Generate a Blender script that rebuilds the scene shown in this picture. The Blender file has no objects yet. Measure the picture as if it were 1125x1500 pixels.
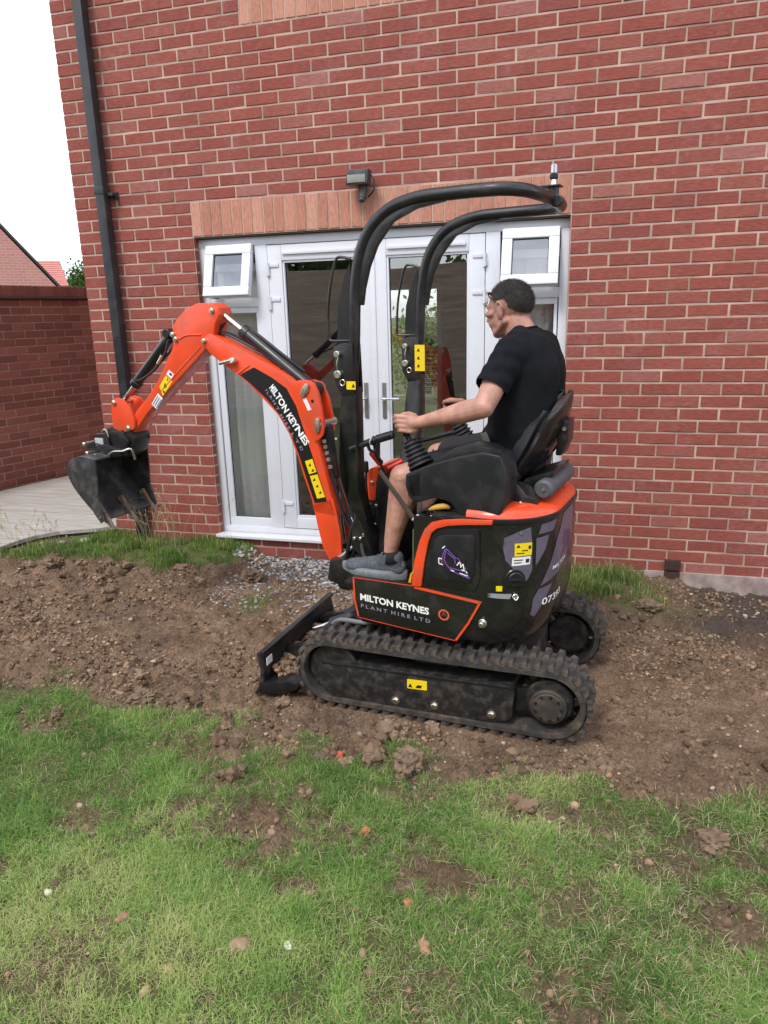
import bpy, bmesh, math, random
import numpy as np
from mathutils import Vector, Matrix, Euler
from mathutils.geometry import tessellate_polygon
random.seed(7); rng = np.random.default_rng(11)
R = math.radians; PI = math.pi
SC = bpy.context.scene; COL = SC.collection

# ------------------------------------------------------------------ camera
cam = bpy.data.cameras.new('camera'); camo = bpy.data.objects.new('camera', cam); COL.objects.link(camo)
camo.location = (2.6152, -4.6478, 1.661)
camo.rotation_euler = (R(74.675), R(1.499), R(15.518))
cam.sensor_fit = 'VERTICAL'; cam.sensor_height = 24; cam.lens = 16.845
cam.clip_start = 0.05; cam.clip_end = 2000
SC.camera = camo
# ------------------------------------------------------------------ sky, sun, exposure
SUN_EL, SUN_AZ = R(52), R(200)       # azimuth clockwise from +Y
SKY_OFF = (3.1, 5.2, .7)
w = bpy.data.worlds.new('World'); SC.world = w; w.use_nodes = True
nt = w.node_tree; nt.nodes.clear()
N = nt.nodes.new; LK = nt.links.new
sky = N('ShaderNodeTexSky'); sky.sky_type = 'NISHITA'; sky.sun_disc = False
sky.sun_elevation = SUN_EL; sky.sun_rotation = SUN_AZ; sky.air_density = 1.0; sky.dust_density = 1.0
tc = N('ShaderNodeTexCoord'); mp = N('ShaderNodeMapping'); mp.inputs['Scale'].default_value = (1, 1, 2.2); mp.inputs['Location'].default_value = SKY_OFF
no = N('ShaderNodeTexNoise'); no.inputs['Scale'].default_value = 2.0; no.inputs['Detail'].default_value = 7; no.inputs['Roughness'].default_value = .6
cr = N('ShaderNodeMapRange'); cr.inputs[1].default_value = .36; cr.inputs[2].default_value = .6; cr.inputs[3].default_value = .12; cr.inputs[4].default_value = 1.0
mx = N('ShaderNodeMix'); mx.data_type = 'RGBA'; mx.inputs[7].default_value = (14.5, 14.8, 15.6, 1)
bg = N('ShaderNodeBackground'); bg.inputs['Strength'].default_value = 0.1
wo = N('ShaderNodeOutputWorld')
LK(tc.outputs['Generated'], mp.inputs['Vector']); LK(mp.outputs[0], no.inputs['Vector']); LK(no.outputs['Fac'], cr.inputs[0])
LK(cr.outputs[0], mx.inputs[0]); LK(sky.outputs[0], mx.inputs[6]); LK(mx.outputs[2], bg.inputs[0]); LK(bg.outputs[0], wo.inputs[0])
sd = bpy.data.lights.new('sun', 'SUN'); sd.energy = 1.5; sd.angle = R(14); sd.color = (1, .96, .9)
so = bpy.data.objects.new('sun', sd); COL.objects.link(so)
so.rotation_euler = Vector((-math.sin(SUN_AZ) * math.cos(SUN_EL), -math.cos(SUN_AZ) * math.cos(SUN_EL), -math.sin(SUN_EL))).to_track_quat('-Z', 'Y').to_euler()
SC.view_settings.view_transform = 'Standard'; SC.view_settings.look = 'None'
SC.view_settings.exposure = 0.66; SC.view_settings.gamma = 1; SC.view_settings.use_curve_mapping = False

# ------------------------------------------------------------------ helpers
def tag(o, label=None, cat=None, group=None, kind=None):
    if label: o['label'] = label
    if cat: o['category'] = cat
    if group: o['group'] = group
    if kind: o['kind'] = kind
    return o
def link(name, me, m=None, parent=None, smooth=None):
    o = bpy.data.objects.new(name, me); COL.objects.link(o)
    if m is not None and not me.materials: me.materials.append(m)
    if parent is not None: o.parent = parent
    if smooth is not None:
        me.shade_smooth() if smooth else me.shade_flat()
        if smooth and smooth is not True: me.set_sharp_from_angle(angle=R(smooth))
    return o
def fin(name, bm, m=None, parent=None, smooth=35):
    bmesh.ops.recalc_face_normals(bm, faces=bm.faces[:])
    me = bpy.data.meshes.new(name); bm.to_mesh(me); bm.free()
    return link(name, me, m, parent, smooth)
def empty(name, loc=(0, 0, 0), rz=0, parent=None):
    o = bpy.data.objects.new(name, None); COL.objects.link(o); o.location = loc; o.rotation_euler = (0, 0, rz); o.empty_display_size = .1
    if parent: o.parent = parent
    return o
def bevel(bm, w, seg=2, geom=None, ang=25):
    es = [e for e in (geom or bm.edges) if e.is_valid and len(e.link_faces) == 2 and e.calc_face_angle(0) > R(ang)]
    if es and w > 0: bmesh.ops.bevel(bm, geom=es, offset=w, segments=seg, profile=.6, affect='EDGES', clamp_overlap=True)
def a_box(bm, c, s, rot=None, bw=0, seg=2):
    t = bmesh.new(); bmesh.ops.create_cube(t, size=1); bmesh.ops.scale(t, vec=s, verts=t.verts)
    if bw: bevel(t, bw, seg)
    M = Matrix.Translation(c) @ (rot.to_4x4() if rot is not None else Matrix())
    t.transform(M); merge(bm, t)
def merge(bm, t):
    me = bpy.data.meshes.new('tmp'); t.to_mesh(me); t.free(); bm.from_mesh(me); bpy.data.meshes.remove(me)
def bx(x0, x1, y0, y1, z0, z1, bw=0, bm=None, seg=2):
    own = bm is None
    if own: bm = bmesh.new()
    a_box(bm, ((x0 + x1) / 2, (y0 + y1) / 2, (z0 + z1) / 2), (abs(x1 - x0), abs(y1 - y0), abs(z1 - z0)), None, bw, seg)
    return bm
def a_prism(bm, pts, v0, v1, bw=0, seg=2, to=None):
    """outline in (u,z), extruded from v0 to v1 along Y"""
    t = bmesh.new()
    a = [t.verts.new((p[0], v0, p[1])) for p in pts]; b = [t.verts.new((p[0], v1, p[1])) for p in pts]
    t.faces.new(a); t.faces.new(b[::-1]); n = len(pts)
    for i in range(n): t.faces.new((a[i], b[i], b[(i + 1) % n], a[(i + 1) % n]))
    bmesh.ops.recalc_face_normals(t, faces=t.faces[:])
    if bw:
        es = [e for e in t.edges if len(e.link_faces) == 2 and e.calc_face_angle(0) > R(40)]
        bmesh.ops.bevel(t, geom=es, offset=bw, segments=seg, profile=.6, affect='EDGES', clamp_overlap=True)
    if to is not None: t.transform(to)
    merge(bm, t)
def prism(pts, v0, v1, bw=0, seg=2):
    bm = bmesh.new(); a_prism(bm, pts, v0, v1, bw, seg); return bm
def round_poly(pts, r, n=4):
    out = []; m = len(pts)
    for i in range(m):
        p = Vector(pts[i]); a = Vector(pts[i - 1]); b = Vector(pts[(i + 1) % m])
        d1 = (a - p); d2 = (b - p); rr = min(r, d1.length * .45, d2.length * .45)
        s = p + d1.normalized() * rr; e = p + d2.normalized() * rr
        for k in range(n + 1):
            t = k / n; out.append(tuple((1 - t) ** 2 * s + 2 * t * (1 - t) * p + t * t * e))
    return out
def smooth_path(pts, n=5):
    P = [Vector(p) for p in pts]; out = []
    for i in range(len(P) - 1):
        p0 = P[max(i - 1, 0)]; p1 = P[i]; p2 = P[i + 1]; p3 = P[min(i + 2, len(P) - 1)]
        for k in range(n):
            t = k / n
            out.append(.5 * ((2 * p1) + (-p0 + p2) * t + (2 * p0 - 5 * p1 + 4 * p2 - p3) * t * t + (-p0 + 3 * p1 - 3 * p2 + p3) * t ** 3))
    out.append(P[-1]); return out
def a_tube(bm, pts, r, res=12, cap=True, flat=1.0, up=None):
    P = [Vector(p) for p in pts]; n = len(P)
    rs = r if isinstance(r, (list, tuple)) else [r] * n
    T = [(P[min(i + 1, n - 1)] - P[max(i - 1, 0)]).normalized() for i in range(n)]
    nrm = (up or Vector((0, 1, 0))); nrm = (nrm - T[0] * nrm.dot(T[0]))
    if nrm.length < 1e-3: nrm = Vector((1, 0, 0)) - T[0] * T[0].x
    nrm.normalize(); rings = []
    for i in range(n):
        nrm = (nrm - T[i] * nrm.dot(T[i])).normalized(); b = T[i].cross(nrm)
        rings.append([bm.verts.new(P[i] + (nrm * math.cos(a) * rs[i] + b * math.sin(a) * rs[i] * flat)) for a in [2 * PI * k / res for k in range(res)]])
    for i in range(n - 1):
        for k in range(res):
            bm.faces.new((rings[i][k], rings[i][(k + 1) % res], rings[i + 1][(k + 1) % res], rings[i + 1][k]))
    if cap:
        bm.faces.new(rings[0][::-1]); bm.faces.new(rings[-1])
def tube(pts, r, res=12, **k):
    bm = bmesh.new(); a_tube(bm, pts, r, res, **k); return bm
def a_cyl(bm, p0, p1, r, res=20, bw=0, r2=None):
    p0 = Vector(p0); p1 = Vector(p1); t = bmesh.new(); L = (p1 - p0).length
    bmesh.ops.create_cone(t, cap_ends=True, segments=res, radius1=r, radius2=r if r2 is None else r2, depth=L)
    if bw: bevel(t, bw, 1, ang=60)
    q = (p1 - p0).to_track_quat('Z', 'Y').to_matrix().to_4x4()
    t.transform(Matrix.Translation((p0 + p1) / 2) @ q); merge(bm, t)
def cyl(p0, p1, r, res=20, bw=0, r2=None):
    bm = bmesh.new(); a_cyl(bm, p0, p1, r, res, bw, r2); return bm
def a_ell(bm, c, r, rot=None, sub=3):
    t = bmesh.new(); bmesh.ops.create_icosphere(t, subdivisions=sub, radius=1); bmesh.ops.scale(t, vec=r, verts=t.verts)
    t.transform(Matrix.Translation(c) @ (rot.to_matrix().to_4x4() if rot else Matrix())); merge(bm, t)
def a_cap(bm, p0, r0, p1, r1, flat=None):
    """tapered capsule as a closed surface"""
    p0 = Vector(p0); p1 = Vector(p1); d = (p1 - p0); L = d.length; res = 16
    q = d.to_track_quat('Z', 'Y').to_matrix(); t = bmesh.new(); rings = []
    prof = [(-r0 * math.cos(a), r0 * math.sin(a)) for a in [PI / 2 * k / 5 for k in range(1, 6)]] + [(L + r1 * math.sin(a), r1 * math.cos(a)) for a in [PI / 2 * k / 5 for k in range(0, 5)]]
    for z, r in prof: rings.append([t.verts.new((r * math.cos(2 * PI * k / res), r * math.sin(2 * PI * k / res), z)) for k in range(res)])
    s = t.verts.new((0, 0, -r0)); e = t.verts.new((0, 0, L + r1))
    for i in range(len(rings) - 1):
        for k in range(res): t.faces.new((rings[i][k], rings[i][(k + 1) % res], rings[i + 1][(k + 1) % res], rings[i + 1][k]))
    for k in range(res):
        t.faces.new((s, rings[0][(k + 1) % res], rings[0][k])); t.faces.new((e, rings[-1][k], rings[-1][(k + 1) % res]))
    t.transform(Matrix.Translation(p0) @ q.to_4x4()); merge(bm, t)
def remesh(name, bm, voxel, sm=6, disp=None, m=None, parent=None):
    me = bpy.data.meshes.new(name); bm.to_mesh(me); bm.free()
    o = bpy.data.objects.new(name, me); COL.objects.link(o)
    md = o.modifiers.new('r', 'REMESH'); md.mode = 'VOXEL'; md.voxel_size = voxel
    s = o.modifiers.new('s', 'SMOOTH'); s.factor = .5; s.iterations = sm
    dg = bpy.context.evaluated_depsgraph_get(); dg.update()
    me2 = bpy.data.meshes.new_from_object(o.evaluated_get(dg)); bpy.data.objects.remove(o)
    me2.name = name
    if disp:
        n = len(me2.vertices); co = np.empty(n * 3); me2.vertices.foreach_get('co', co); co = co.reshape(-1, 3)
        no_ = np.empty(n * 3); me2.vertices.foreach_get('normal', no_); no_ = no_.reshape(-1, 3)
        co = co + no_ * disp(co, no_)[:, None]; me2.vertices.foreach_set('co', co.ravel()); me2.update()
    return link(name, me2, m, parent, True)
# lattice noise in numpy
def _h(i, j, k, s):
    n = (i * 374761393 + j * 668265263 + k * 2147483647 + s * 144665) & 0xffffffff
    n = ((n ^ (n >> 13)) * 1274126177) & 0xffffffff
    n = ((n ^ (n >> 16)) * 2246822519) & 0xffffffff
    return ((n ^ (n >> 15)) & 0xffff) / 65535.0
def vnoise(x, y, s=0, z=None):
    xi = np.floor(x).astype(np.int64); yi = np.floor(y).astype(np.int64); fx = x - xi; fy = y - yi
    fx = fx * fx * (3 - 2 * fx); fy = fy * fy * (3 - 2 * fy)
    def lay(k):
        a = _h(xi, yi, k, s); b = _h(xi + 1, yi, k, s); c = _h(xi, yi + 1, k, s); d = _h(xi + 1, yi + 1, k, s)
        return a * (1 - fx) * (1 - fy) + b * fx * (1 - fy) + c * (1 - fx) * fy + d * fx * fy
    if z is None: return lay(0)
    zi = np.floor(z).astype(np.int64); fz = z - zi; fz = fz * fz * (3 - 2 * fz)
    return lay(zi) * (1 - fz) + lay(zi + 1) * fz
def fbm(x, y, f, oct=4, s=0, g=.5, z=None):
    a = 1; t = 0; tot = 0
    for o in range(oct):
        t = t + a * (vnoise(x * f + 13.7 * o, y * f + 7.1 * o, s + o, None if z is None else z * f) - .5); tot += a; a *= g; f *= 2.03
    return t / tot * 2
# ------------------------------------------------------------------ materials
def mat(name, col, rough=.5, metal=0, var=0, vs=20, bump=0, bs=200, dirt=None, dirt_amt=0, ds=6, coat=0, spec=.5, rvar=0, stretch=None):
    m = bpy.data.materials.new(name); m.use_nodes = True; t = m.node_tree; b = t.nodes['Principled BSDF']
    b.inputs['Roughness'].default_value = rough; b.inputs['Metallic'].default_value = metal
    b.inputs['Coat Weight'].default_value = coat; b.inputs['Coat Roughness'].default_value = .12; b.inputs['Specular IOR Level'].default_value = spec
    c4 = (*col, 1); b.inputs['Base Color'].default_value = c4
    tcn = t.nodes.new('ShaderNodeTexCoord'); src = tcn.outputs['Object']
    if stretch:
        mp = t.nodes.new('ShaderNodeMapping'); mp.inputs['Scale'].default_value = stretch; t.links.new(src, mp.inputs[0]); src = mp.outputs[0]
    cur = None
    if var:
        n = t.nodes.new('ShaderNodeTexNoise'); n.inputs['Scale'].default_value = vs; n.inputs['Detail'].default_value = 6; t.links.new(src, n.inputs['Vector'])
        mr = t.nodes.new('ShaderNodeMapRange'); mr.inputs[1].default_value = .3; mr.inputs[2].default_value = .7; mr.inputs[3].default_value = 1 - var; mr.inputs[4].default_value = 1 + var
        t.links.new(n.outputs['Fac'], mr.inputs[0])
        mu = t.nodes.new('ShaderNodeMix'); mu.data_type = 'RGBA'; mu.blend_type = 'MULTIPLY'; mu.inputs[0].default_value = 1; mu.inputs[6].default_value = c4
        t.links.new(mr.outputs[0], mu.inputs[7]); cur = mu.outputs[2]
    if dirt:
        n = t.nodes.new('ShaderNodeTexNoise'); n.inputs['Scale'].default_value = ds; n.inputs['Detail'].default_value = 9; n.inputs['Roughness'].default_value = .68; t.links.new(src, n.inputs['Vector'])
        mr = t.nodes.new('ShaderNodeMapRange'); mr.inputs[1].default_value = .48; mr.inputs[2].default_value = .72; mr.inputs[4].default_value = dirt_amt
        t.links.new(n.outputs['Fac'], mr.inputs[0])
        mi = t.nodes.new('ShaderNodeMix'); mi.data_type = 'RGBA'; mi.inputs[7].default_value = (*dirt, 1)
        if cur: t.links.new(cur, mi.inputs[6])
        else: mi.inputs[6].default_value = c4
        t.links.new(mr.outputs[0], mi.inputs[0]); cur = mi.outputs[2]
        m2 = t.nodes.new('ShaderNodeMapRange'); m2.inputs[3].default_value = rough; m2.inputs[4].default_value = min(1, rough + .5); m2.inputs[2].default_value = max(dirt_amt, .01)
        t.links.new(mr.outputs[0], m2.inputs[0]); t.links.new(m2.outputs[0], b.inputs['Roughness'])
    if cur: t.links.new(cur, b.inputs['Base Color'])
    if bump:
        n = t.nodes.new('ShaderNodeTexNoise'); n.inputs['Scale'].default_value = bs; n.inputs['Detail'].default_value = 5; t.links.new(src, n.inputs['Vector'])
        bp = t.nodes.new('ShaderNodeBump'); bp.inputs['Strength'].default_value = bump; bp.inputs['Distance'].default_value = .002
        t.links.new(n.outputs['Fac'], bp.inputs['Height']); t.links.new(bp.outputs[0], b.inputs['Normal'])
    return m
def rnd_nodes(t):
    """a value per piece: mesh attribute 'rnd' plus the object's own random"""
    at = t.nodes.new('ShaderNodeAttribute'); at.attribute_name = 'rnd'
    oi = t.nodes.new('ShaderNodeObjectInfo'); ad = t.nodes.new('ShaderNodeMath'); ad.operation = 'ADD'
    fr = t.nodes.new('ShaderNodeMath'); fr.operation = 'FRACT'
    t.links.new(at.outputs['Fac'], ad.inputs[0]); t.links.new(oi.outputs['Random'], ad.inputs[1]); t.links.new(ad.outputs[0], fr.inputs[0])
    return fr.outputs[0]
def brick_mat(name, stops, streak=(9, 34, 34), bloom=(.40, .25, .235), bl=.5, horizontal=True):
    m = bpy.data.materials.new(name); m.use_nodes = True; t = m.node_tree; b = t.nodes['Principled BSDF']; b.inputs['Roughness'].default_value = .9; b.inputs['Specular IOR Level'].default_value = .25
    r = rnd_nodes(t); cr = t.nodes.new('ShaderNodeValToRGB'); e = cr.color_ramp.elements
    for i, (p, c) in enumerate(stops):
        el = e[i] if i < 2 else e.new(p)
        el.position = p; el.color = (*c, 1)
    t.links.new(r, cr.inputs[0])
    ge = t.nodes.new('ShaderNodeNewGeometry'); mp = t.nodes.new('ShaderNodeMapping'); mp.inputs['Scale'].default_value = streak; t.links.new(ge.outputs['Position'], mp.inputs[0])
    n = t.nodes.new('ShaderNodeTexNoise'); n.inputs['Scale'].default_value = 3; n.inputs['Detail'].default_value = 8; n.inputs['Roughness'].default_value = .65; t.links.new(mp.outputs[0], n.inputs['Vector'])
    mr = t.nodes.new('ShaderNodeMapRange'); mr.inputs[1].default_value = .3; mr.inputs[2].default_value = .72; mr.inputs[3].default_value = .74; mr.inputs[4].default_value = 1.24; t.links.new(n.outputs['Fac'], mr.inputs[0])
    mu = t.nodes.new('ShaderNodeMix'); mu.data_type = 'RGBA'; mu.blend_type = 'MULTIPLY'; mu.inputs[0].default_value = 1
    t.links.new(cr.outputs[0], mu.inputs[6]); t.links.new(mr.outputs[0], mu.inputs[7])
    # pale bloom and smears
    n2 = t.nodes.new('ShaderNodeTexNoise'); n2.inputs['Scale'].default_value = 2.3; n2.inputs['Detail'].default_value = 9; n2.inputs['Roughness'].default_value = .75; t.links.new(ge.outputs['Position'], n2.inputs['Vector'])
    m2 = t.nodes.new('ShaderNodeMapRange'); m2.inputs[1].default_value = .5; m2.inputs[2].default_value = .85; m2.inputs[4].default_value = bl; t.links.new(n2.outputs['Fac'], m2.inputs[0])
    n3 = t.nodes.new('ShaderNodeTexNoise'); n3.inputs['Scale'].default_value = 38; n3.inputs['Detail'].default_value = 4; t.links.new(ge.outputs['Position'], n3.inputs['Vector'])
    m3 = t.nodes.new('ShaderNodeMapRange'); m3.inputs[1].default_value = .35; m3.inputs[2].default_value = .7; t.links.new(n3.outputs['Fac'], m3.inputs[0])
    mm = t.nodes.new('ShaderNodeMath'); mm.operation = 'MULTIPLY'; t.links.new(m2.outputs[0], mm.inputs[0]); t.links.new(m3.outputs[0], mm.inputs[1])
    mi = t.nodes.new('ShaderNodeMix'); mi.data_type = 'RGBA'; mi.inputs[7].default_value = (*bloom, 1); t.links.new(mm.outputs[0], mi.inputs[0]); t.links.new(mu.outputs[2], mi.inputs[6])
    t.links.new(mi.outputs[2], b.inputs['Base Color'])
    bp = t.nodes.new('ShaderNodeBump'); bp.inputs['Strength'].default_value = .7; bp.inputs['Distance'].default_value = .004; t.links.new(n.outputs['Fac'], bp.inputs['Height']); t.links.new(bp.outputs[0], b.inputs['Normal'])
    return m
RED_STOPS = [(0, (.262, .076, .058)), (1, (.285, .092, .073)), (.12, (.238, .069, .056)), (.3, (.272, .077, .058)), (.5, (.252, .070, .054)), (.7, (.284, .081, .060)), (.93, (.28, .090, .070)), (.98, (.32, .13, .11))]
M_BRICK = brick_mat('red facing brick', RED_STOPS, bl=.75)
M_SOLDIER = brick_mat('orange soldier brick', [(0, (.46, .21, .145)), (1, (.53, .27, .20)), (.4, (.42, .185, .13)), (.7, (.50, .235, .165))], streak=(34, 34, 8), bloom=(.52, .42, .30), bl=.5)
M_OLD = brick_mat('dark red garden brick', [(0, (.24, .085, .066)), (1, (.31, .115, .088)), (.4, (.20, .070, .057)), (.7, (.28, .10, .078))], bl=.2)
M_MORTAR = mat('pale mortar', (.43, .31, .25), .95, var=.32, vs=5, bump=.5, bs=300)
M_MORTAR_OLD = mat('grey brown mortar', (.40, .29, .24), .95, var=.2, vs=9, bump=.5, bs=300)
M_UPVC = mat('white frame plastic', (.66, .68, .73), .28, dirt=(.45, .42, .38), dirt_amt=.35, ds=2.2, coat=.2)
M_RUB = mat('black seal rubber', (.02, .02, .022), .6)
M_PIPE = mat('black pipe plastic', (.022, .024, .028), .35, var=.2, vs=15, dirt=(.12, .1, .08), dirt_amt=.3, ds=5)
M_CHROME = mat('chrome', (.7, .7, .72), .18, 1)
M_STEEL = mat('zinc plated steel', (.62, .60, .52), .35, 1, var=.2, vs=60)
M_ORANGE = mat('orange red paint', (.78, .068, .016), .32, var=.1, vs=6, dirt=(.22, .10, .06), dirt_amt=.55, ds=13, coat=.3)
M_BLACK = mat('satin black paint', (.010, .0105, .012), .32, var=.25, vs=7, dirt=(.10, .075, .055), dirt_amt=.25, ds=9, coat=.15)
M_BLKPL = mat('black moulded plastic', (.011, .012, .014), .42, spec=.4, var=.15, vs=12, bump=.25, bs=700, dirt=(.12, .09, .07), dirt_amt=.14, ds=8)
M_RUBBER = mat('dusty track rubber', (.034, .031, .029), .8, var=.35, vs=25, bump=.5, bs=160, dirt=(.16, .115, .08), dirt_amt=.85, ds=14)
M_UNDER = mat('muddy undercarriage paint', (.016, .016, .017), .45, var=.3, vs=20, dirt=(.14, .10, .07), dirt_amt=.45, ds=24)
M_HOSE = mat('black hose rubber', (.015, .015, .017), .45)
M_BUCKET = mat('worn bucket steel', (.030, .032, .036), .38, 0, var=.4, vs=14, dirt=(.17, .14, .115), dirt_amt=.6, ds=12, coat=.1)
M_MUD = mat('caked mud on steel', (.15, .10, .068), .95, var=.4, vs=40, bump=.9, bs=120)
M_VINYL = mat('black seat vinyl', (.018, .02, .024), .42, var=.15, vs=10, bump=.2, bs=900)
M_FOAM = mat('grey foam roll', (.075, .082, .095), .55, var=.1, vs=30)
M_YELLOW = mat('yellow sticker', (.85, .62, .01), .4)
M_INK = mat('black ink', (.015, .015, .015), .4)
M_WHITE = mat('white sticker', (.78, .78, .78), .4)
M_LETTER = mat('white lettering', (.85, .85, .85), .4)
M_LILAC = mat('lilac lettering', (.30, .24, .36), .4)
M_PURPLE = mat('violet grey decal', (.125, .105, .15), .35, var=.12, vs=50, coat=.2)
M_VIOLET = mat('violet line decal', (.22, .09, .40), .35)
M_DECALBLK = mat('black vinyl decal', (.010, .010, .011), .3, coat=.2)
M_REDL = mat('red plastic lever', (.65, .03, .025), .4)
M_SKIN = mat('skin', (.46, .235, .175), .52, var=.22, vs=26, bump=.15, bs=300)
M_SKIN.node_tree.nodes['Principled BSDF'].inputs['Subsurface Weight'].default_value = .12
M_SKIN.node_tree.nodes['Principled BSDF'].inputs['Subsurface Radius'].default_value = (.01, .004, .002)
M_HAIR = mat('short dark hair', (.035, .027, .024), .7, var=.5, vs=90, bump=.9, bs=500)
M_SHIRT = mat('black cotton', (.0065, .0075, .0105), .9, spec=.2, var=.15, vs=30, bump=.4, bs=900)
M_SHORTS = mat('dark shorts fabric', (.012, .013, .016), .85, bump=.4, bs=900)
M_SHOE = mat('grey knit shoe', (.075, .085, .10), .8, var=.35, vs=120, bump=.7, bs=400)
M_SOLE = mat('pale grey sole', (.19, .20, .21), .6, var=.2, vs=60, bump=.3, bs=200)
M_SOCK = mat('black sock', (.012, .012, .013), .9)
def glass_mat(name, tint=(.90, .93, .93), refl=1.0, rough=0.0):
    m = bpy.data.materials.new(name); m.use_nodes = True; t = m.node_tree; t.nodes.clear()
    o = t.nodes.new('ShaderNodeOutputMaterial'); tr = t.nodes.new('ShaderNodeBsdfTransparent'); tr.inputs[0].default_value = (*tint, 1)
    gl = t.nodes.new('ShaderNodeBsdfGlossy'); gl.inputs['Roughness'].default_value = rough; gl.inputs[0].default_value = (.95, .97, 1, 1)
    f = t.nodes.new('ShaderNodeFresnel'); f.inputs['IOR'].default_value = 3.0
    mu = t.nodes.new('ShaderNodeMath'); mu.operation = 'MULTIPLY'; mu.use_clamp = True; mu.inputs[1].default_value = refl; gb = t.nodes.new('ShaderNodeNewGeometry'); fb = t.nodes.new('ShaderNodeMath'); fb.operation = 'SUBTRACT'; fb.inputs[0].default_value = 1; t.links.new(gb.outputs['Backfacing'], fb.inputs[1])
    ff_ = t.nodes.new('ShaderNodeMath'); ff_.operation = 'MULTIPLY'; t.links.new(f.outputs[0], ff_.inputs[0]); t.links.new(fb.outputs[0], ff_.inputs[1]); t.links.new(ff_.outputs[0], mu.inputs[0])
    mi = t.nodes.new('ShaderNodeMixShader'); t.links.new(mu.outputs[0], mi.inputs[0]); t.links.new(tr.outputs[0], mi.inputs[1]); t.links.new(gl.outputs[0], mi.inputs[2]); t.links.new(mi.outputs[0], o.inputs[0])
    # double glazing: slight waviness of the panes
    tcx = t.nodes.new('ShaderNodeTexCoord'); nz = t.nodes.new('ShaderNodeTexNoise'); nz.inputs['Scale'].default_value = 2.2; nz.inputs['Detail'].default_value = 0; t.links.new(tcx.outputs['Object'], nz.inputs['Vector'])
    bp = t.nodes.new('ShaderNodeBump'); bp.inputs['Strength'].default_value = .25; bp.inputs['Distance'].default_value = .01; t.links.new(nz.outputs['Fac'], bp.inputs['Height']); t.links.new(bp.outputs[0], gl.inputs['Normal'])
    return m
M_GLASS = glass_mat('double glazing')

# ================================================================== HOUSE
# z=0 ground by the wall, wall face y=0, brick courses 75 mm, lintel underside z=2.2, opening x 0..2.475
house = empty('brick_house', (0, 0, 0))
tag(house, 'red brick house wall with white French doors under an orange soldier course', 'house')
XL, XR, ZT = -.9, 5.4, 5.2
def wall_bm():
    bm = bmesh.new()
    Y0, Y1 = .0035, .10
    bx(XL + .006, 0, Y0, Y1, -.3, 2.2, bm=bm); bx(2.475, XR, Y0, Y1, -.3, 2.2, bm=bm); bx(0, 2.475, Y0, Y1, -.3, .085, bm=bm)
    bx(XL + .006, XR, Y0, Y1, 2.2, ZT, bm=bm)
    bx(XL + .006, XL + .1, Y1, 3.9, -.3, ZT, bm=bm); bx(XR - .1, XR, Y1, 3.9, -.3, ZT, bm=bm); bx(XL + .1, -.06, 3.705, 3.9, -.3, ZT, bm=bm); bx(1.0, XR - .1, 3.705, 3.9, -.3, ZT, bm=bm); bx(-.06, 1.0, 3.705, 3.9, 2.0, ZT, bm=bm); bx(-.06, 1.0, 3.705, 3.9, -.3, .45, bm=bm)
    return bm
wall = fin('wall', wall_bm(), M_MORTAR, house, False)
BR_SEED = 0
def brick_verts(L, H, D, seed):
    """front-facing brick: worn edges, slightly uneven face; origin at lower left of the front face"""
    r = random.Random(seed); j = lambda a: r.uniform(-a, a); c = .0035
    f = [(c + j(.001), -D + j(.0012), c + j(.001)), (L * .34 + j(.02), -D + j(.0012), c + j(.0008)), (L * .67 + j(.02), -D + j(.0012), c + j(.0008)), (L - c + j(.001), -D + j(.0012), c + j(.001)),
         (L - c + j(.001), -D + j(.0012), H - c + j(.001)), (L * .67 + j(.02), -D + j(.0012), H - c + j(.0008)), (L * .34 + j(.02), -D + j(.0012), H - c + j(.0008)), (c + j(.001), -D + j(.0012), H - c + j(.001))]
    o = [(0 + j(.001), -D + .004, 0 + j(.001)), (L * .34, -D + .003, j(.0008)), (L * .67, -D + .003, j(.0008)), (L + j(.001), -D + .004, j(.001)), (L + j(.001), -D + .004, H + j(.001)), (L * .67, -D + .003, H + j(.0008)), (L * .34, -D + .003, H + j(.0008)), (j(.001), -D + .004, H + j(.001))]
    b = [(x, .02, z) for x, y, z in o]
    v = f + o + b; F = [(0, 1, 6, 7), (1, 2, 5, 6), (2, 3, 4, 5)]
    for k in range(8):
        n = (k + 1) % 8; F.append((k, 8 + k, 8 + n, n)); F.append((8 + k, 16 + k, 16 + n, 8 + n))
    return v, F
def brick_mesh(name, L, H, D, seed, m):
    v, F = brick_verts(L, H, D, seed); me = bpy.data.meshes.new(name); me.from_pydata(v, [], F); me.materials.append(m); me.update()
    bm = bmesh.new(); bm.from_mesh(me); bmesh.ops.recalc_face_normals(bm, faces=bm.faces[:]); bm.to_mesh(me); bm.free(); return me
VAR = {}
def shared_brick(L, H, m, k, D=0.0):
    key = (round(L, 4), round(H, 4), m.name, k)
    if key not in VAR: VAR[key] = brick_mesh('brick', L, H, D, hash((key[0], key[1], k)) & 0xffff, m)
    return VAR[key]
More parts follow.
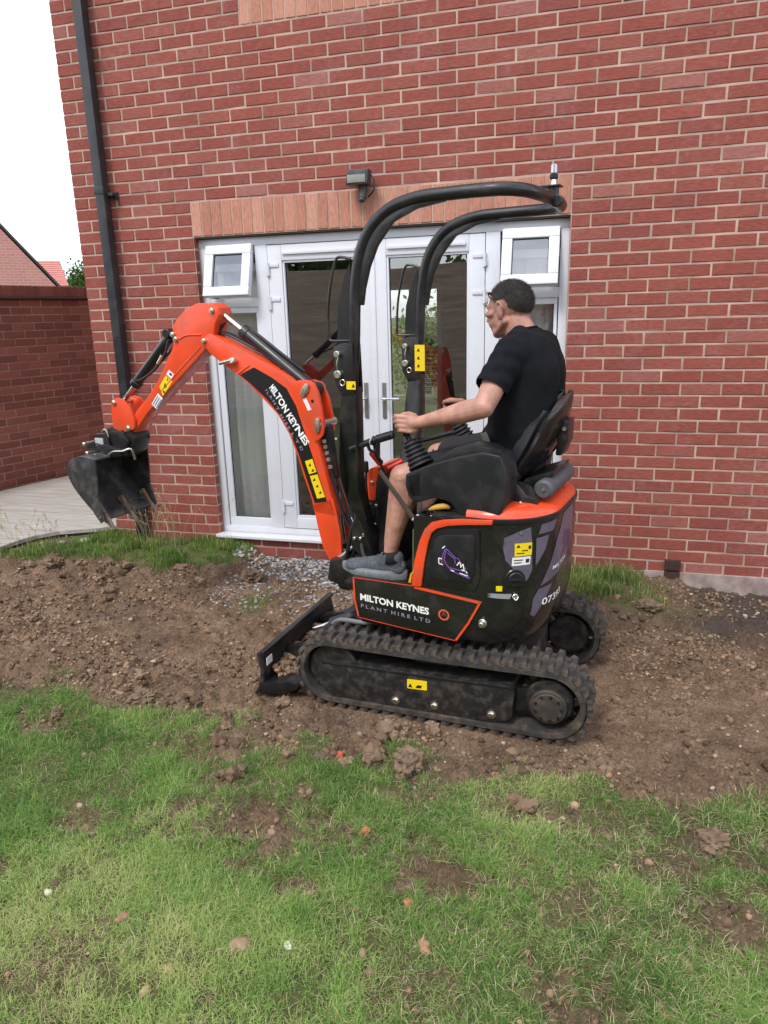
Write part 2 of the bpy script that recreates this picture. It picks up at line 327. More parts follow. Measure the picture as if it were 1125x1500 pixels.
def joined_bricks(name, lst, m, parent, mtx=None, kind='stuff'):
    V = []; F = []; A = []
    for i, (x, y, z, L, H, rot) in enumerate(lst):
        v, f = brick_verts(L, H, 0, i * 7 + 3); b = len(V); c, s = math.cos(rot), math.sin(rot)
        dy = random.uniform(-.0018, .0018)
        V += [(x + c * p[0] - s * p[2] * 0, y + p[1] + dy, z + p[2]) if rot == 0 else (x + c * p[0] - s * p[1], y + s * p[0] + c * p[1], z + p[2]) for p in v]
        F += [tuple(b + q for q in g) for g in f]; rv = random.random(); A += [rv] * len(v)
    me = bpy.data.meshes.new(name); me.from_pydata(V, [], F); at = me.attributes.new('rnd', 'FLOAT', 'POINT'); at.data.foreach_set('value', A); me.materials.append(m); me.update()
    bm = bmesh.new(); bm.from_mesh(me); bmesh.ops.recalc_face_normals(bm, faces=bm.faces[:]); bm.to_mesh(me); bm.free()
    o = link(name, me, None, parent, False)
    if kind: o['kind'] = kind
    return o
# all stretcher positions of the front wall
cand = []
ROW0 = int(round((-.15 - 2.2) / .075))
for k in range(ROW0, int((ZT - 2.2) / .075)):
    z0 = 2.2 + k * .075; zc = z0 + .0325
    off = .1125 if k % 2 else 0.0
    x = XL
    edges = [XL]; x = XL + (.1125 if k % 2 else .225)
    while x < XR: edges.append(x); x += .225
    edges.append(XR)
    for a, b in zip(edges, edges[1:]):
        segs = [(a, b)]
        if 2.2 - 1e-3 <= z0 < 2.42: segs = clip = [(a, min(b, -.0)), (max(a, 2.475), b)]
        elif .08 < zc < 2.2: segs = [(a, min(b, 0)), (max(a, 2.475), b)]
        if 3.4 - 1e-3 <= z0 < 3.62: segs = [(a, min(b, .45)), (max(a, 2.25), b)]
        for p, q in segs:
            if q - p > .03:
                t0 = 0 if abs(p - XL) < 1e-6 else .005
                cand.append((p + t0, 0.0, z0 + .005, (q - .005) - (p + t0), .065, 0))
def vis(c):
    x, y, z, L, H, r = c; P = Vector((x + L / 2, 0, z + .03)); d = P - camo.location
    q = camo.rotation_euler.to_matrix().transposed() @ d
    u = 562.5 + 1052.8 * q.x / -q.z; v = 750 - 1052.8 * q.y / -q.z
    inside = -20 < u < 1145 and -20 < v < 890
    hidden = (150 < u < 870 and v > 270 and u < 840 and P.x > 0 and P.x < 2.475)
    return (L * 1052.8 / -q.z if inside and not hidden else 0) * (1 if L > .15 else .6)
cand.sort(key=vis, reverse=True)
near, far = cand[:250], cand[250:]
for i, (x, y, z, L, H, r) in enumerate(near):
    o = link('brick', shared_brick(round(L, 4), H, M_BRICK, i % 5), None, house); o.location = (x, random.uniform(-.0018, .0018), z)
joined_bricks('bricks', far, M_BRICK, house)
# side face of the corner, running back
side = []
for k in range(ROW0, int((ZT - 2.2) / .075)):
    y = .1125 * 0 + (.0 if k % 2 else .0); e = .22 if k % 2 else .11
    side.append((XL, .0 + .002, 2.205 + k * .075, e - .012, .065, 0))
    y = e
    while y < 3.8: side.append((XL, y, 2.205 + k * .075, .215, .065, 0)); y += .225
V = [(XL, y + L, z, L, H, -PI / 2) for (x, y, z, L, H, r) in side]
joined_bricks('side_bricks', V, M_BRICK, house)
# soldier courses
M_MORT2 = mat('pinkish lintel mortar', (.44, .29, .22), .95, var=.2, vs=9)
lin = fin('lintel', bx(-.0, 2.475, .004, .09, 2.203, 2.42, bm=None), M_MORT2, house, False)
for i in range(33):
    o = link('brick', shared_brick(.067, .215, M_SOLDIER, i % 4), None, lin); o.location = (.003 + i * .075, random.uniform(-.003, .001), 2.205)
sl2 = fin('soldier_course', bx(.45, 2.25, .004, .09, 3.403, 3.62), M_MORT2, house, False)
for i in range(24):
    o = link('brick', shared_brick(.067, .215, M_SOLDIER, i % 4), None, sl2); o.location = (.453 + i * .075, random.uniform(-.002, .001), 3.405)
fin('lintel_plate', bx(.0, 2.475, .012, .1, 2.192, 2.2), mat('dark steel lintel', (.09, .07, .06), .7), house, False)
# reveal bricks at both jambs
rv = []
for k in range(-28, 0):
    for (xx, rot) in ((0.0, PI / 2), (2.475, -PI / 2)):
        z = 2.205 + k * .075
        rv.append((xx + (0.0015 if rot > 0 else -.0015), .003 if rot > 0 else .058, z, .053, .065, rot))
joined_bricks('jamb_bricks', rv, M_BRICK, house)
# plinth patch and air brick at the right
pl = bmesh.new(); bx(3.02, 5.3, -.012, .004, -.16, .035, .004, pl); 
fin('render_band', pl, mat('chalky mortar smear', (.34, .27, .245), .95, var=.35, vs=10, bump=1, bs=60, dirt=(.16, .09, .07), dirt_amt=.8, ds=7), house, False)
ab = bmesh.new(); bx(3.14, 3.235, -.018, .01, .045, .115, .003, ab); bx(3.14, 3.235, -.018, .01, -.035, .035, .003, ab)
for i in range(4): bx(3.15 + i * .021, 3.163 + i * .021, -.021, -.017, .055, .105, 0, ab)
fin('air_brick', ab, mat('dark brown air brick', (.05, .026, .022), .8), house, False)
# window above the upper soldier course
wf = bmesh.new()
for a in ((.45, 2.25, .05, .1, 3.625, 3.69), (.45, 2.25, .05, .1, 4.7, 4.76), (.45, .51, .05, .1, 3.69, 4.7), (2.19, 2.25, .05, .1, 3.69, 4.7), (1.32, 1.38, .05, .1, 3.69, 4.7)): bx(*a, .004, wf)
fin('window', wf, M_UPVC, house)

# ---- French door set: frame face y .06, outward doors flush
FY = .06
fr = bmesh.new()
def rail(bm, x0, x1, z0, z1, y0=FY, y1=FY + .06, bw=.004): bx(x0, x1, y0, y1, z0, z1, bw, bm)
rail(fr, .003, 2.472, 2.135, 2.189); rail(fr, .003, 2.472, .105, .16)
rail(fr, .003, .055, .16, 2.135); rail(fr, 2.42, 2.472, .16, 2.135)
rail(fr, .415, .505, .16, 2.135); rail(fr, 1.97, 2.06, .16, 2.135)
rail(fr, .055, .415, 1.738, 1.80); rail(fr, 2.06, 2.42, 1.738, 1.80)
frame = fin('door_frame', fr, M_UPVC, house)
for x0, x1 in ((.062, .412), (2.063, 2.413)):
    lg = bmesh.new()
    for a in ((x0, x1, .16, .225), (x0, x1, 1.70, 1.738), (x0, x0 + .045, .225, 1.70), (x1 - .02, x1, .225, 1.70)): rail(lg, a[0], a[1], a[2], a[3], FY + .012, FY + .055, .003)
    fin('glazing_bead', lg, M_UPVC, frame)
t = bmesh.new(); a_prism(t, [(-.045, .092), (-.045, .112), (.055, .112), (.055, .102), (.05, .085), (-.03, .085)], -.012, 2.487, .003)
for v in t.verts: v.co = Vector((v.co.y, v.co.x, v.co.z))
fin('door_sill', t, M_UPVC, house)
def pane(name, x0, x1, z0, z1, y, parent, seal=.006):
    g = fin(name, bx(x0, x1, y, y + .006, z0, z1), M_GLASS, parent, False)
    s = bmesh.new()
    for a in ((x0 - .001, x1 + .001, z0 - .001, z0 + seal), (x0 - .001, x1 + .001, z1 - seal, z1 + .001), (x0 - .001, x0 + seal, z0, z1), (x1 - seal, x1 + .001, z0, z1)): bx(a[0], a[1], y - .004, y + .004, a[2], a[3], 0, s)
    fin('seal', s, M_RUB, parent, False); return g
pane('pane', .105, .394, .223, 1.712, FY + .03, frame); pane('pane', 2.106, 2.394, .223, 1.712, FY + .03, frame)
# vertical blinds behind both side lights
M_BLIND = mat('grey vertical blind fabric', (.82, .80, .80), .9, var=.12, vs=8, stretch=(1, 1, .1))
for x0 in (.09, 2.09):
    bl_ = bmesh.new(); bx(x0 - .02, x0 + .33, .14, .18, 1.98, 2.03, .003, bl_); hr = fin('blind_rail', bl_, M_UPVC, house)
    for i in range(5):
        ang = R(28) + random.uniform(-.06, .06); bm = bmesh.new()
        x = x0 + .03 + i * .064; segs = 12
        for j in range(segs + 1):
            pass
        W_ = .04; z0, z1 = .19, 1.98; vs_ = []
        for j in range(13):
            z = z0 + (z1 - z0) * j / 12; dx = .006 * math.sin(j * .9 + i) * (1 - j / 12)
            vs_.append((bm.verts.new((x - W_ * math.cos(ang) + dx, 0.160 - W_ * math.sin(ang), z)), bm.verts.new((x + dx, .162, z)), bm.verts.new((x + W_ * math.cos(ang) + dx, .160 + W_ * math.sin(ang), z))))
        for a, b in zip(vs_, vs_[1:]): bm.faces.new((a[0], a[1], b[1], b[0])); bm.faces.new((a[1], a[2], b[2], b[1]))
        bmesh.ops.solidify(bm, geom=bm.faces[:], thickness=.0015); fin('blind_slat', bm, M_BLIND, house, 60)
# doors
def door(x0, x1, hinge_left):
    bm = bmesh.new(); y0, y1 = FY - .004, FY + .05
    zl, zh = .165, 2.13
    st_h = .105 if hinge_left else .105
    a, b = (x0 + .10, x1 - .09) if hinge_left else (x0 + .09, x1 - .10)
    rail(bm, x0, a, zl, zh, y0, y1, .005); rail(bm, b, x1, zl, zh, y0, y1, .005)
    rail(bm, a, b, zl, .245, y0, y1, .005); rail(bm, a, b, 2.03, zh, y0, y1, .005)
    d = fin('door', bm, M_UPVC, house)
    bb = bmesh.new()
    for q in ((a, b, .245, .262), (a, b, 2.015, 2.03), (a, a + .014, .262, 2.015), (b - .014, b, .262, 2.015)): rail(bb, *q, y0 + .01, y0 + .03, .003)
    fin('glazing_bead', bb, M_UPVC, d)
    pane('pane', a + .012, b - .012, .26, 2.018, FY + .03, d)
    tr = bmesh.new(); bx(a + .01, b - .02, y0 - .014, y0, 2.066, 2.088, .004, tr); fin('trickle_vent', tr, M_UPVC, d)
    return d
dl = door(.508, 1.237, True); dr = door(1.241, 1.967, False)
fin('meeting_strip', bx(1.222, 1.256, FY - .012, FY - .004, .17, 2.12, .003), M_UPVC, dl)
for d, x, s in ((dl, 1.172, -1), (dr, 1.299, 1)):
    h = bmesh.new(); bx(x - .014, x + .014, FY - .014, FY - .004, .985, 1.225, .005, h, 3); fin('handle_plate', h, mat('brushed grey metal', (.33, .33, .34), .35, .8) if s < 0 else bpy.data.materials['brushed grey metal'], d)
    h = bmesh.new(); a_cyl(h, (x, FY - .01, 1.12), (x, FY - .055, 1.12), .009, 14); a_tube(h, smooth_path([(x, FY - .055, 1.12), (x + s * .03, FY - .06, 1.121), (x + s * .115, FY - .055, 1.12)], 4), [.009] * 9, 10); fin('handle', h, M_CHROME, d)
def hinge(x, z, s, parent):
    h = bmesh.new(); a_cyl(h, (x, FY - .014, z - .05), (x, FY - .014, z + .035), .010, 12); bx(x, x + s * .075, FY - .012, FY - .004, z + .004, z + .03, .003, h); bx(x - s * .018, x + s * .005, FY - .012, FY - .003, z - .045, z - .005, .003, h)
    fin('hinge', h, M_UPVC, parent)
for z in (1.985, 1.765, .335): hinge(.512, z, 1, dl); hinge(1.966, z, -1, dr)
# top-hung vent sashes, pushed open at the bottom
def vent(x0, x1):
    W_ = x1 - x0; H = .345; bm = bmesh.new(); q = empty('window', (x0, FY - .002, 2.138), 0, house); q.rotation_euler = (R(-17), 0, 0)
    k = .062
    for a in ((0, W_, -k, 0), (0, W_, -H, -H + k), (0, k, -H + k, -k), (W_ - k, W_, -H + k, -k)): bx(a[0], a[1], -.03, .02, a[2], a[3], .006, bm)
    fin('sash', bm, M_UPVC, q); pane('pane', k - .002, W_ - k + .002, -H + k - .002, -k + .002, -.008, q)
vent(.068, .408); vent(2.076, 2.416)
# ---- the room behind
M_RM = mat('room wall paint', (.30, .29, .27), .9, var=.1, vs=2)
M_FL = mat('dark room floor', (.12, .09, .07), .6)
rm = bmesh.new(); bx(-.7, 5.2, .12, 3.6, .04, .1, 0, rm); fin('room_floor', rm, M_FL, house, False)
rm = bmesh.new(); bx(-.78, -.7, .12, 3.6, .1, 2.45, 0, rm); bx(3.4, 3.48, .12, 3.6, .1, 2.45, 0, rm); bx(-.78, 3.48, .12, 3.7, 2.45, 2.5, 0, rm)
bx(-.7, -.06, 3.6, 3.7, .1, 2.45, 0, rm); bx(1.0, 3.4, 3.6, 3.7, .1, 2.45, 0, rm); bx(-.06, 1.0, 3.6, 3.7, 2.0, 2.45, 0, rm); bx(-.06, 1.0, 3.6, 3.7, .1, .45, 0, rm)
bx(2.6, 3.4, .102, .12, .1, 2.45, 0, rm)
fin('room_wall', rm, M_RM, house, False)
rw = bmesh.new()
for a in ((-.06, 1.0, .45, .52), (-.06, 1.0, 1.93, 2.0), (-.06, .0, .52, 1.93), (.94, 1.0, .52, 1.93), (.30, .36, .52, 1.93), (.62, .68, .52, 1.93)): bx(a[0], a[1], 3.6, 3.66, a[2], a[3], .004, rw)
fin('room_window', rw, M_UPVC, house)
bl_ = bmesh.new()
for i in range(30): bx(.68, .94, 3.54, 3.57, .58 + i * .045, .583 + i * .045, 0, bl_)
fin('room_blind', bl_, M_BLIND, house, False)
# dining table with chairs seen darkly inside
tb = bmesh.new(); bx(1.9, 3.1, 1.2, 2.1, .80, .84, .01, tb)
for x in (1.97, 3.03):
    for y in (1.27, 2.03): bx(x - .03, x + .03, y - .03, y + .03, .1, .8, .004, tb)
tag(fin('dining_table', tb, mat('dark wood', (.06, .035, .02), .4)), 'dark wooden table in the room behind the glass doors', 'table')
# floor slab edge + roof slab (keeps the inside dark)
fin('ceiling_slab', bx(XL + .1, XR - .1, .1, 3.7, 2.6, 2.75), M_RM, house, False)
fin('roof', bx(XL - .3, XR + .3, -.35, 4.2, ZT, ZT + .15), mat('roof slab tiles', (.08, .05, .045), .8), house, False)

# ---- downpipe with clips, floodlight
dp = empty('downpipe', (-.63, -.055, 0)); tag(dp, 'square black downpipe running down the brick corner', 'downpipe')
d_ = bmesh.new(); bx(-.034, .034, -.034, .034, .02, 5.1, .006, d_); bm = d_; fin('pipe', bm, M_PIPE, dp)
bm = bmesh.new(); bx(-.038, .038, -.038, .038, 2.50, 2.55, .004, bm); bx(-.038, .038, -.038, .038, .3, .36, .004, bm); fin('collar', bm, M_PIPE, dp)
bm = bmesh.new(); bx(.03, .085, -.005, .052, 2.49, 2.51, .003, bm); bx(.06, .09, .035, .055, 2.475, 2.52, .003, bm); fin('clip', bm, M_PIPE, dp)
fl = empty('floodlight', (1.21, 0, 2.4)); tag(fl, 'small dark floodlight with sensor fixed above the brick lintel', 'floodlight')
M_FLD = mat('grey black cast metal', (.035, .037, .042), .4, dirt=(.3, .28, .25), dirt_amt=.3, ds=14)
bm = bmesh.new(); a_prism(bm, [(-.075, .03), (.065, .03), (.075, .115), (-.06, .115)], -.13, -.045, .008); fin('lamp_head', bm, M_FLD, fl)
bm = bmesh.new(); bx(-.06, .055, -.135, -.129, .04, .085, .002, bm); fin('lamp_glass', bm, mat('dull lamp glass', (.25, .25, .22), .2), fl)
bm = bmesh.new(); bx(-.015, .03, -.045, 0, .0, .1, .006, bm); a_tube(bm, smooth_path([(.07, -.08, .09), (.095, -.08, .06), (.085, -.06, .0), (.04, -.03, -.03)], 4), .006, 8); fin('bracket', bm, M_FLD, fl)
bm = bmesh.new(); a_cyl(bm, (.02, -.06, .03), (.015, -.075, -.045), .026, 16, .004); a_ell(bm, (.014, -.078, -.05), (.024, .024, .02)); fin('sensor', bm, M_FLD, fl)
# ================================================================== GROUND
def poly_y(xs, pts):
    p = np.array(pts); return np.interp(xs, p[:, 0], p[:, 1])
LAWN_EDGE = [(-6, -2.25), (-1, -2.25), (0, -2.2), (.33, -2.13), (.66, -2.18), (1.0, -2.12), (1.21, -2.30), (1.68, -2.33), (2.05, -2.38), (2.3, -2.36), (2.68, -2.27), (3.0, -2.40), (3.3, -2.22), (4.5, -2.2), (8, -2.2)]
WALL_TURF = [(-6, -1.1), (-1.6, -.85), (-1.37, -.74), (-1.03, -.55), (-.62, -.54), (-.16, -.62), (.13, -.5), (.27, -.36), (.33, .2), (8, .3)]
PATCH = [(1.64, -2.77, .27, .15, 1.0), (2.26, -2.84, .17, .12, .85), (1.0, -2.91, .09, .05, .7), (3.12, -2.84, .2, .12, .8), (2.72, -3.19, .17, .10, .8), (.45, -2.40, .16, .08, .8), (1.31, -2.38, .22, .1, .95),
         (3.05, -2.52, .14, .10, .85), (2.68, -2.88, .12, .08, .6), (1.85, -3.0, .07, .05, .8), (2.5, -2.5, .2, .07, .6), (2.9, -2.66, .13, .08, .6), (1.42, -2.62, .12, .08, .5), (1.2, -2.5, .07, .04, .6), (2.45, -2.7, .1, .06, .5), (2.05, -2.5, .16, .05, .6), (3.3, -2.5, .15, .1, .6), (2.3, -3.25, .12, .1, .45), (1.35, -3.4, .15, .1, .4), (.9, -3.2, .12, .08, .45)]
TURF = [(.74, -.93, .09, .17, 1.0), (2.78, -.27, .30, .26, 1.0), (2.95, -.62, .16, .07, .7), (1.62, -2.26, .10, .05, .6), (1.98, -2.25, .12, .06, .7), (.18, -1.98, .1, .04, .6), (1.27, -2.16, .06, .05, .9), (3.0, -.5, .25, .12, .5), (-.45, -2.05, .12, .06, .5), (2.62, -2.36, .15, .06, .9)]
def soil_mask(x, y):
    wob = fbm(x, y, 5, 4, 31) * .11 + fbm(x, y, 22, 3, 77) * .035
    fine_ = fbm(x, y, 30, 3, 177)
    s = 1 / (1 + np.exp(np.clip(-(y - poly_y(x, LAWN_EDGE) + wob + fine_ * .02) / .018, -50, 50)))
    t = 1 / (1 + np.exp(np.clip(-(y - poly_y(x, WALL_TURF) + wob * .7) / .015, -50, 50)))
    s = s * (1 - t)
    for cx, cy, rx, ry, a in PATCH:
        d = ((x - cx) / rx) ** 2 + ((y - cy) / ry) ** 2; s = np.maximum(s, a / (1 + np.exp(np.clip((np.sqrt(d) - 1 + wob * 5 + fine_ * 1.5) / .14, -50, 50))))
    for cx, cy, rx, ry, a in TURF:
        d = ((x - cx) / rx) ** 2 + ((y - cy) / ry) ** 2; s = s * (1 - a / (1 + np.exp(np.clip((np.sqrt(d) - 1 + wob * 4) / .12, -50, 50))))
    return np.clip(s, 0, 1)
def sstep(a, b, x):
    t = np.clip((x - a) / (b - a), 0, 1); return t * t * (3 - 2 * t)
def ground_z(x, y, sm=None, fine=True):
    sm = soil_mask(x, y) if sm is None else sm
    z = fbm(x, y, .6, 2, 5) * .02 * np.clip((np.abs(x) + np.abs(y)) / 6, 0, 1)
    lump = fbm(x, y, 6, 3, 3) * .022
    if fine:
        a = fbm(x, y, 17, 4, 9, .62); lump = lump + np.maximum(a, -.2) * .060 + np.abs(fbm(x, y, 44, 3, 15)) * .020
    # trodden by the tracks: flatter, pushed down
    flat = np.exp(-(((x - 2.9) / 1.3) ** 2 + ((y + 1.75) / .38) ** 2) ** 2) * .5 + np.exp(-(((x - .4) / .6) ** 2 + ((y + 1.4) / .35) ** 2)) * .35
    z = z + sm * (-.02 + lump * (1 - flat)) + (1 - sm) * (.004 + fbm(x, y, 9, 3, 21) * .008)
    # spoil ridge along the torn edges
    d1 = np.abs(y - poly_y(x, WALL_TURF) + .05) / .09; z = z + np.exp(-d1 ** 2) * (.055 + .05 * fbm(x, y, 7, 3, 41)) * (x < .5) * sstep(.5, .2, x)
    d2 = np.abs(y - poly_y(x, LAWN_EDGE) - .03) / .06; z = z + np.exp(-d2 ** 2) * (.016 + .03 * fbm(x, y, 9, 3, 43))
    z = z + (y > -3) * .05 * sstep(0, .15, y - poly_y(x, WALL_TURF)) * (x < .4)
    d3 = np.sqrt(((x - 2.9) / .5) ** 2 + ((y + .62) / .13) ** 2); z = z + np.exp(-d3 ** 2) * (.05 + .04 * fbm(x, y, 11, 3, 47))
    z = z + np.exp(-(((x - 2.78) / .3) ** 2 + ((y + .2) / .25) ** 2)) * .04
    z = z - .06 * sstep(2.9, 3.7, x) * sstep(-1.5, -.3, y) - .035 * sstep(.1, .3, x) * sstep(2.4, 1.6, x) * sstep(-.8, -.5, y)
    u = (x - 2.07) * math.cos(R(-4.8)) + (y + 1.6) * math.sin(R(-4.8)); v = -(x - 2.07) * math.sin(R(-4.8)) + (y + 1.6) * math.cos(R(-4.8))
    # printed lug marks behind the machine
    bd = sstep(.11, .07, np.abs(np.abs(v) - .33)) * sstep(.66, .8, u) * sstep(2.3, 1.7, u); z = z - bd * (.006 + .010 * (.5 + .5 * np.cos(u / .054 * 2 * PI + np.where(fbm(x, y, 2, 1, 66) > 0, 1.0, 1.4)))) * np.clip(.7 + fbm(x, y, 6, 2, 67) * 1.2, 0, 1)
    tr = sstep(.80, .62, np.abs(u)) * sstep(.17, .12, np.abs(np.abs(v) - .33)); z = z * (1 - tr) + tr * np.minimum(z * .3, .004)
    return z
def geo(a, b, n, k):
    t = np.linspace(0, 1, n); return a + (b - a) * (np.exp(k * t) - 1) / (math.exp(k) - 1)
xs = np.concatenate([geo(-.6, -400, 70, 7.5)[::-1][:-1] if False else -.6 - (geo(0, 400, 90, 10.5)[::-1])[:-1], np.arange(-.6, 4.15, .0115), 4.15 + geo(0, 400, 80, 10.5)])
ys = np.concatenate([-3.75 - (geo(0, 400, 70, 10.5)[::-1])[:-1], np.arange(-3.75, .03, .0115), .03 + geo(0, 400, 60, 10.5)])
GX, GY = np.meshgrid(xs, ys); sm = soil_mask(GX, GY); far_ = (np.abs(GX) > 12) | (GY > .5); sm = np.where(far_ | (GY < -6), 0, sm)
GZ = ground_z(GX, GY, sm); GZ = np.where(GY > .03, np.minimum(GZ, 0) - .01, GZ); 
nx, ny = len(xs), len(ys)
co = np.stack([GX, GY, GZ], -1).reshape(-1, 3)
idx = np.arange(nx * ny).reshape(ny, nx); q = np.stack([idx[:-1, :-1], idx[:-1, 1:], idx[1:, 1:], idx[1:, :-1]], -1).reshape(-1, 4)
def np_mesh(name, co, faces, attrs=None):
    me = bpy.data.meshes.new(name); k = faces.shape[1]; me.vertices.add(len(co)); me.vertices.foreach_set('co', co.ravel().astype(np.float32))
    me.loops.add(faces.size); me.loops.foreach_set('vertex_index', faces.ravel().astype(np.int32)); me.polygons.add(len(faces)); me.polygons.foreach_set('loop_start', np.arange(0, faces.size, k, dtype=np.int32))
    me.update(calc_edges=True)
    for n_, a in (attrs or {}).items(): at = me.attributes.new(n_, 'FLOAT', 'POINT'); at.data.foreach_set('value', a.ravel().astype(np.float32))
    return me
def ground_mat():
    m = bpy.data.materials.new('soil and turf ground'); m.use_nodes = True; t = m.node_tree; b = t.nodes['Principled BSDF']; b.inputs['Roughness'].default_value = .95; b.inputs['Specular IOR Level'].default_value = .2
    ge = t.nodes.new('ShaderNodeNewGeometry')
    def noise(sc, det=6, ro=.6):
        n = t.nodes.new('ShaderNodeTexNoise'); n.inputs['Scale'].default_value = sc; n.inputs['Detail'].default_value = det; n.inputs['Roughness'].default_value = ro; t.links.new(ge.outputs['Position'], n.inputs['Vector']); return n.outputs['Fac']
    def ramp(f, st):
        r = t.nodes.new('ShaderNodeValToRGB'); e = r.color_ramp.elements
        for i, (p, c) in enumerate(st):
            el = e[i] if i < 2 else e.new(p); el.position = p; el.color = (*c, 1)
        t.links.new(f, r.inputs[0]); return r.outputs[0]
    def mixc(f, a, b_, bt='MIX'):
        n = t.nodes.new('ShaderNodeMix'); n.data_type = 'RGBA'; n.blend_type = bt
        if isinstance(f, float): n.inputs[0].default_value = f
        else: t.links.new(f, n.inputs[0])
        for i, q_ in ((6, a), (7, b_)):
            if isinstance(q_, tuple): n.inputs[i].default_value = (*q_, 1)
            else: t.links.new(q_, n.inputs[i])
        return n.outputs[2]
    soil = ramp(noise(5, 8, .65), [(.25, (.105, .066, .042)), (.75, (.31, .215, .148)), (.5, (.205, .137, .090))])
    spk = ramp(noise(95, 4, .7), [(.3, (.42, .38, .36)), (.72, (1.6, 1.52, 1.45)), (.5, (.92, .92, .92))])
    soil = mixc(1.0, soil, spk, 'MULTIPLY')
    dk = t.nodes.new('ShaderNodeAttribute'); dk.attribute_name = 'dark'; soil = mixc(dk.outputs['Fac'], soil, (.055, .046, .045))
    turf = ramp(noise(22, 8, .75), [(.3, (.055, .075, .022)), (.7, (.20, .15, .085)), (.5, (.10, .115, .04))])
    sa = t.nodes.new('ShaderNodeAttribute'); sa.attribute_name = 'soil'
    t.links.new(mixc(sa.outputs['Fac'], turf, soil), b.inputs['Base Color'])
    bp = t.nodes.new('ShaderNodeBump'); bp.inputs['Strength'].default_value = 1; bp.inputs['Distance'].default_value = .011; t.links.new(noise(85, 8, .8), bp.inputs['Height']); t.links.new(bp.outputs[0], b.inputs['Normal'])
    return m
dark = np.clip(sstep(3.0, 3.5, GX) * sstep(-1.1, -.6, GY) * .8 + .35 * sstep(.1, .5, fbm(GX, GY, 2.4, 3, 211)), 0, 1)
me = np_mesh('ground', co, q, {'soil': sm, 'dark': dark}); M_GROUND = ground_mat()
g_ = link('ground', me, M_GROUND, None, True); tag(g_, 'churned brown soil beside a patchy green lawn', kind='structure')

# ---- grass blades
def grass_mat(name, stops):
    m = bpy.data.materials.new(name); m.use_nodes = True; t = m.node_tree; b = t.nodes['Principled BSDF']; b.inputs['Roughness'].default_value = .6; b.inputs['Specular IOR Level'].default_value = .3
    at = t.nodes.new('ShaderNodeAttribute'); at.attribute_name = 'tint'; r = t.nodes.new('ShaderNodeValToRGB'); e = r.color_ramp.elements
    for i, (p, c) in enumerate(stops):
        el = e[i] if i < 2 else e.new(p); el.position = p; el.color = (*c, 1)
    t.links.new(at.outputs['Fac'], r.inputs[0]); t.links.new(r.outputs[0], b.inputs['Base Color'])
    tl = t.nodes.new('ShaderNodeBsdfTranslucent'); t.links.new(r.outputs[0], tl.inputs[0]); mi = t.nodes.new('ShaderNodeMixShader'); mi.inputs[0].default_value = .35
    o = t.nodes['Material Output']; t.links.new(b.outputs[0], mi.inputs[1]); t.links.new(tl.outputs[0], mi.inputs[2]); t.links.new(mi.outputs[0], o.inputs[0])
    return m
M_GRASS = grass_mat('lawn grass', [(0, (.075, .17, .034)), (1, (.70, .62, .42)), (.25, (.16, .31, .062)), (.5, (.285, .44, .115)), (.72, (.46, .54, .19)), (.86, (.58, .54, .28))])
def blades(name, x, y, z, L, W_, lean, tint, m, curl=1.0):
    n = len(x); th = rng.uniform(0, 2 * PI, n); d = np.stack([np.cos(th), np.sin(th)], -1); s = np.stack([-d[:, 1], d[:, 0]], -1)
    hz = lean * L; up = np.sqrt(np.maximum(1 - lean ** 2, .02)) * L
    P = np.zeros((n, 5, 3)); tw = rng.uniform(-.5, .5, n)
    base = np.stack([x, y, z], -1)
    for k, (f, fu, wd) in enumerate(((0, 0, 1), (.42, .62, .8))):
        c = base.copy(); c[:, 0] += d[:, 0] * hz * f * .8; c[:, 1] += d[:, 1] * hz * f * .8; c[:, 2] += up * fu
        P[:, 2 * k] = c; P[:, 2 * k + 1] = c
        P[:, 2 * k, :2] -= s * (W_ * wd / 2)[:, None]; P[:, 2 * k + 1, :2] += s * (W_ * wd / 2)[:, None]
    c = base.copy(); c[:, 0] += d[:, 0] * hz; c[:, 1] += d[:, 1] * hz; c[:, 2] += up * (1 - .25 * curl * lean); P[:, 4] = c
    i = np.arange(n)[:, None] * 5
    F = np.concatenate([i + [0, 1, 3], i + [0, 3, 2], i + [2, 3, 4]]).reshape(-1, 3)
    me = np_mesh(name, P.reshape(-1, 3), F, {'tint': np.repeat(tint, 5)})
    return link(name, me, m, None, False)
def scatter(n, x0, x1, y0, y1, dens):
    x = rng.uniform(x0, x1, n); y = rng.uniform(y0, y1, n); k = rng.uniform(0, 1, n) < dens(x, y); return x[k], y[k]
def infr(x, y, mg=60):
    Rm = np.array(camo.rotation_euler.to_matrix()); d = np.stack([x, y, np.zeros_like(x)], -1) - np.array(camo.location); qv = d @ Rm
    w_ = -qv[:, 2]; u = 562.5 + 1052.8 * qv[:, 0] / np.maximum(w_, .01); v = 750 - 1052.8 * qv[:, 1] / np.maximum(w_, .01)
    return (w_ > 0) & (u > -mg * 4) & (u < 1125 + mg * 4) & (v < 1500 + mg * 4)
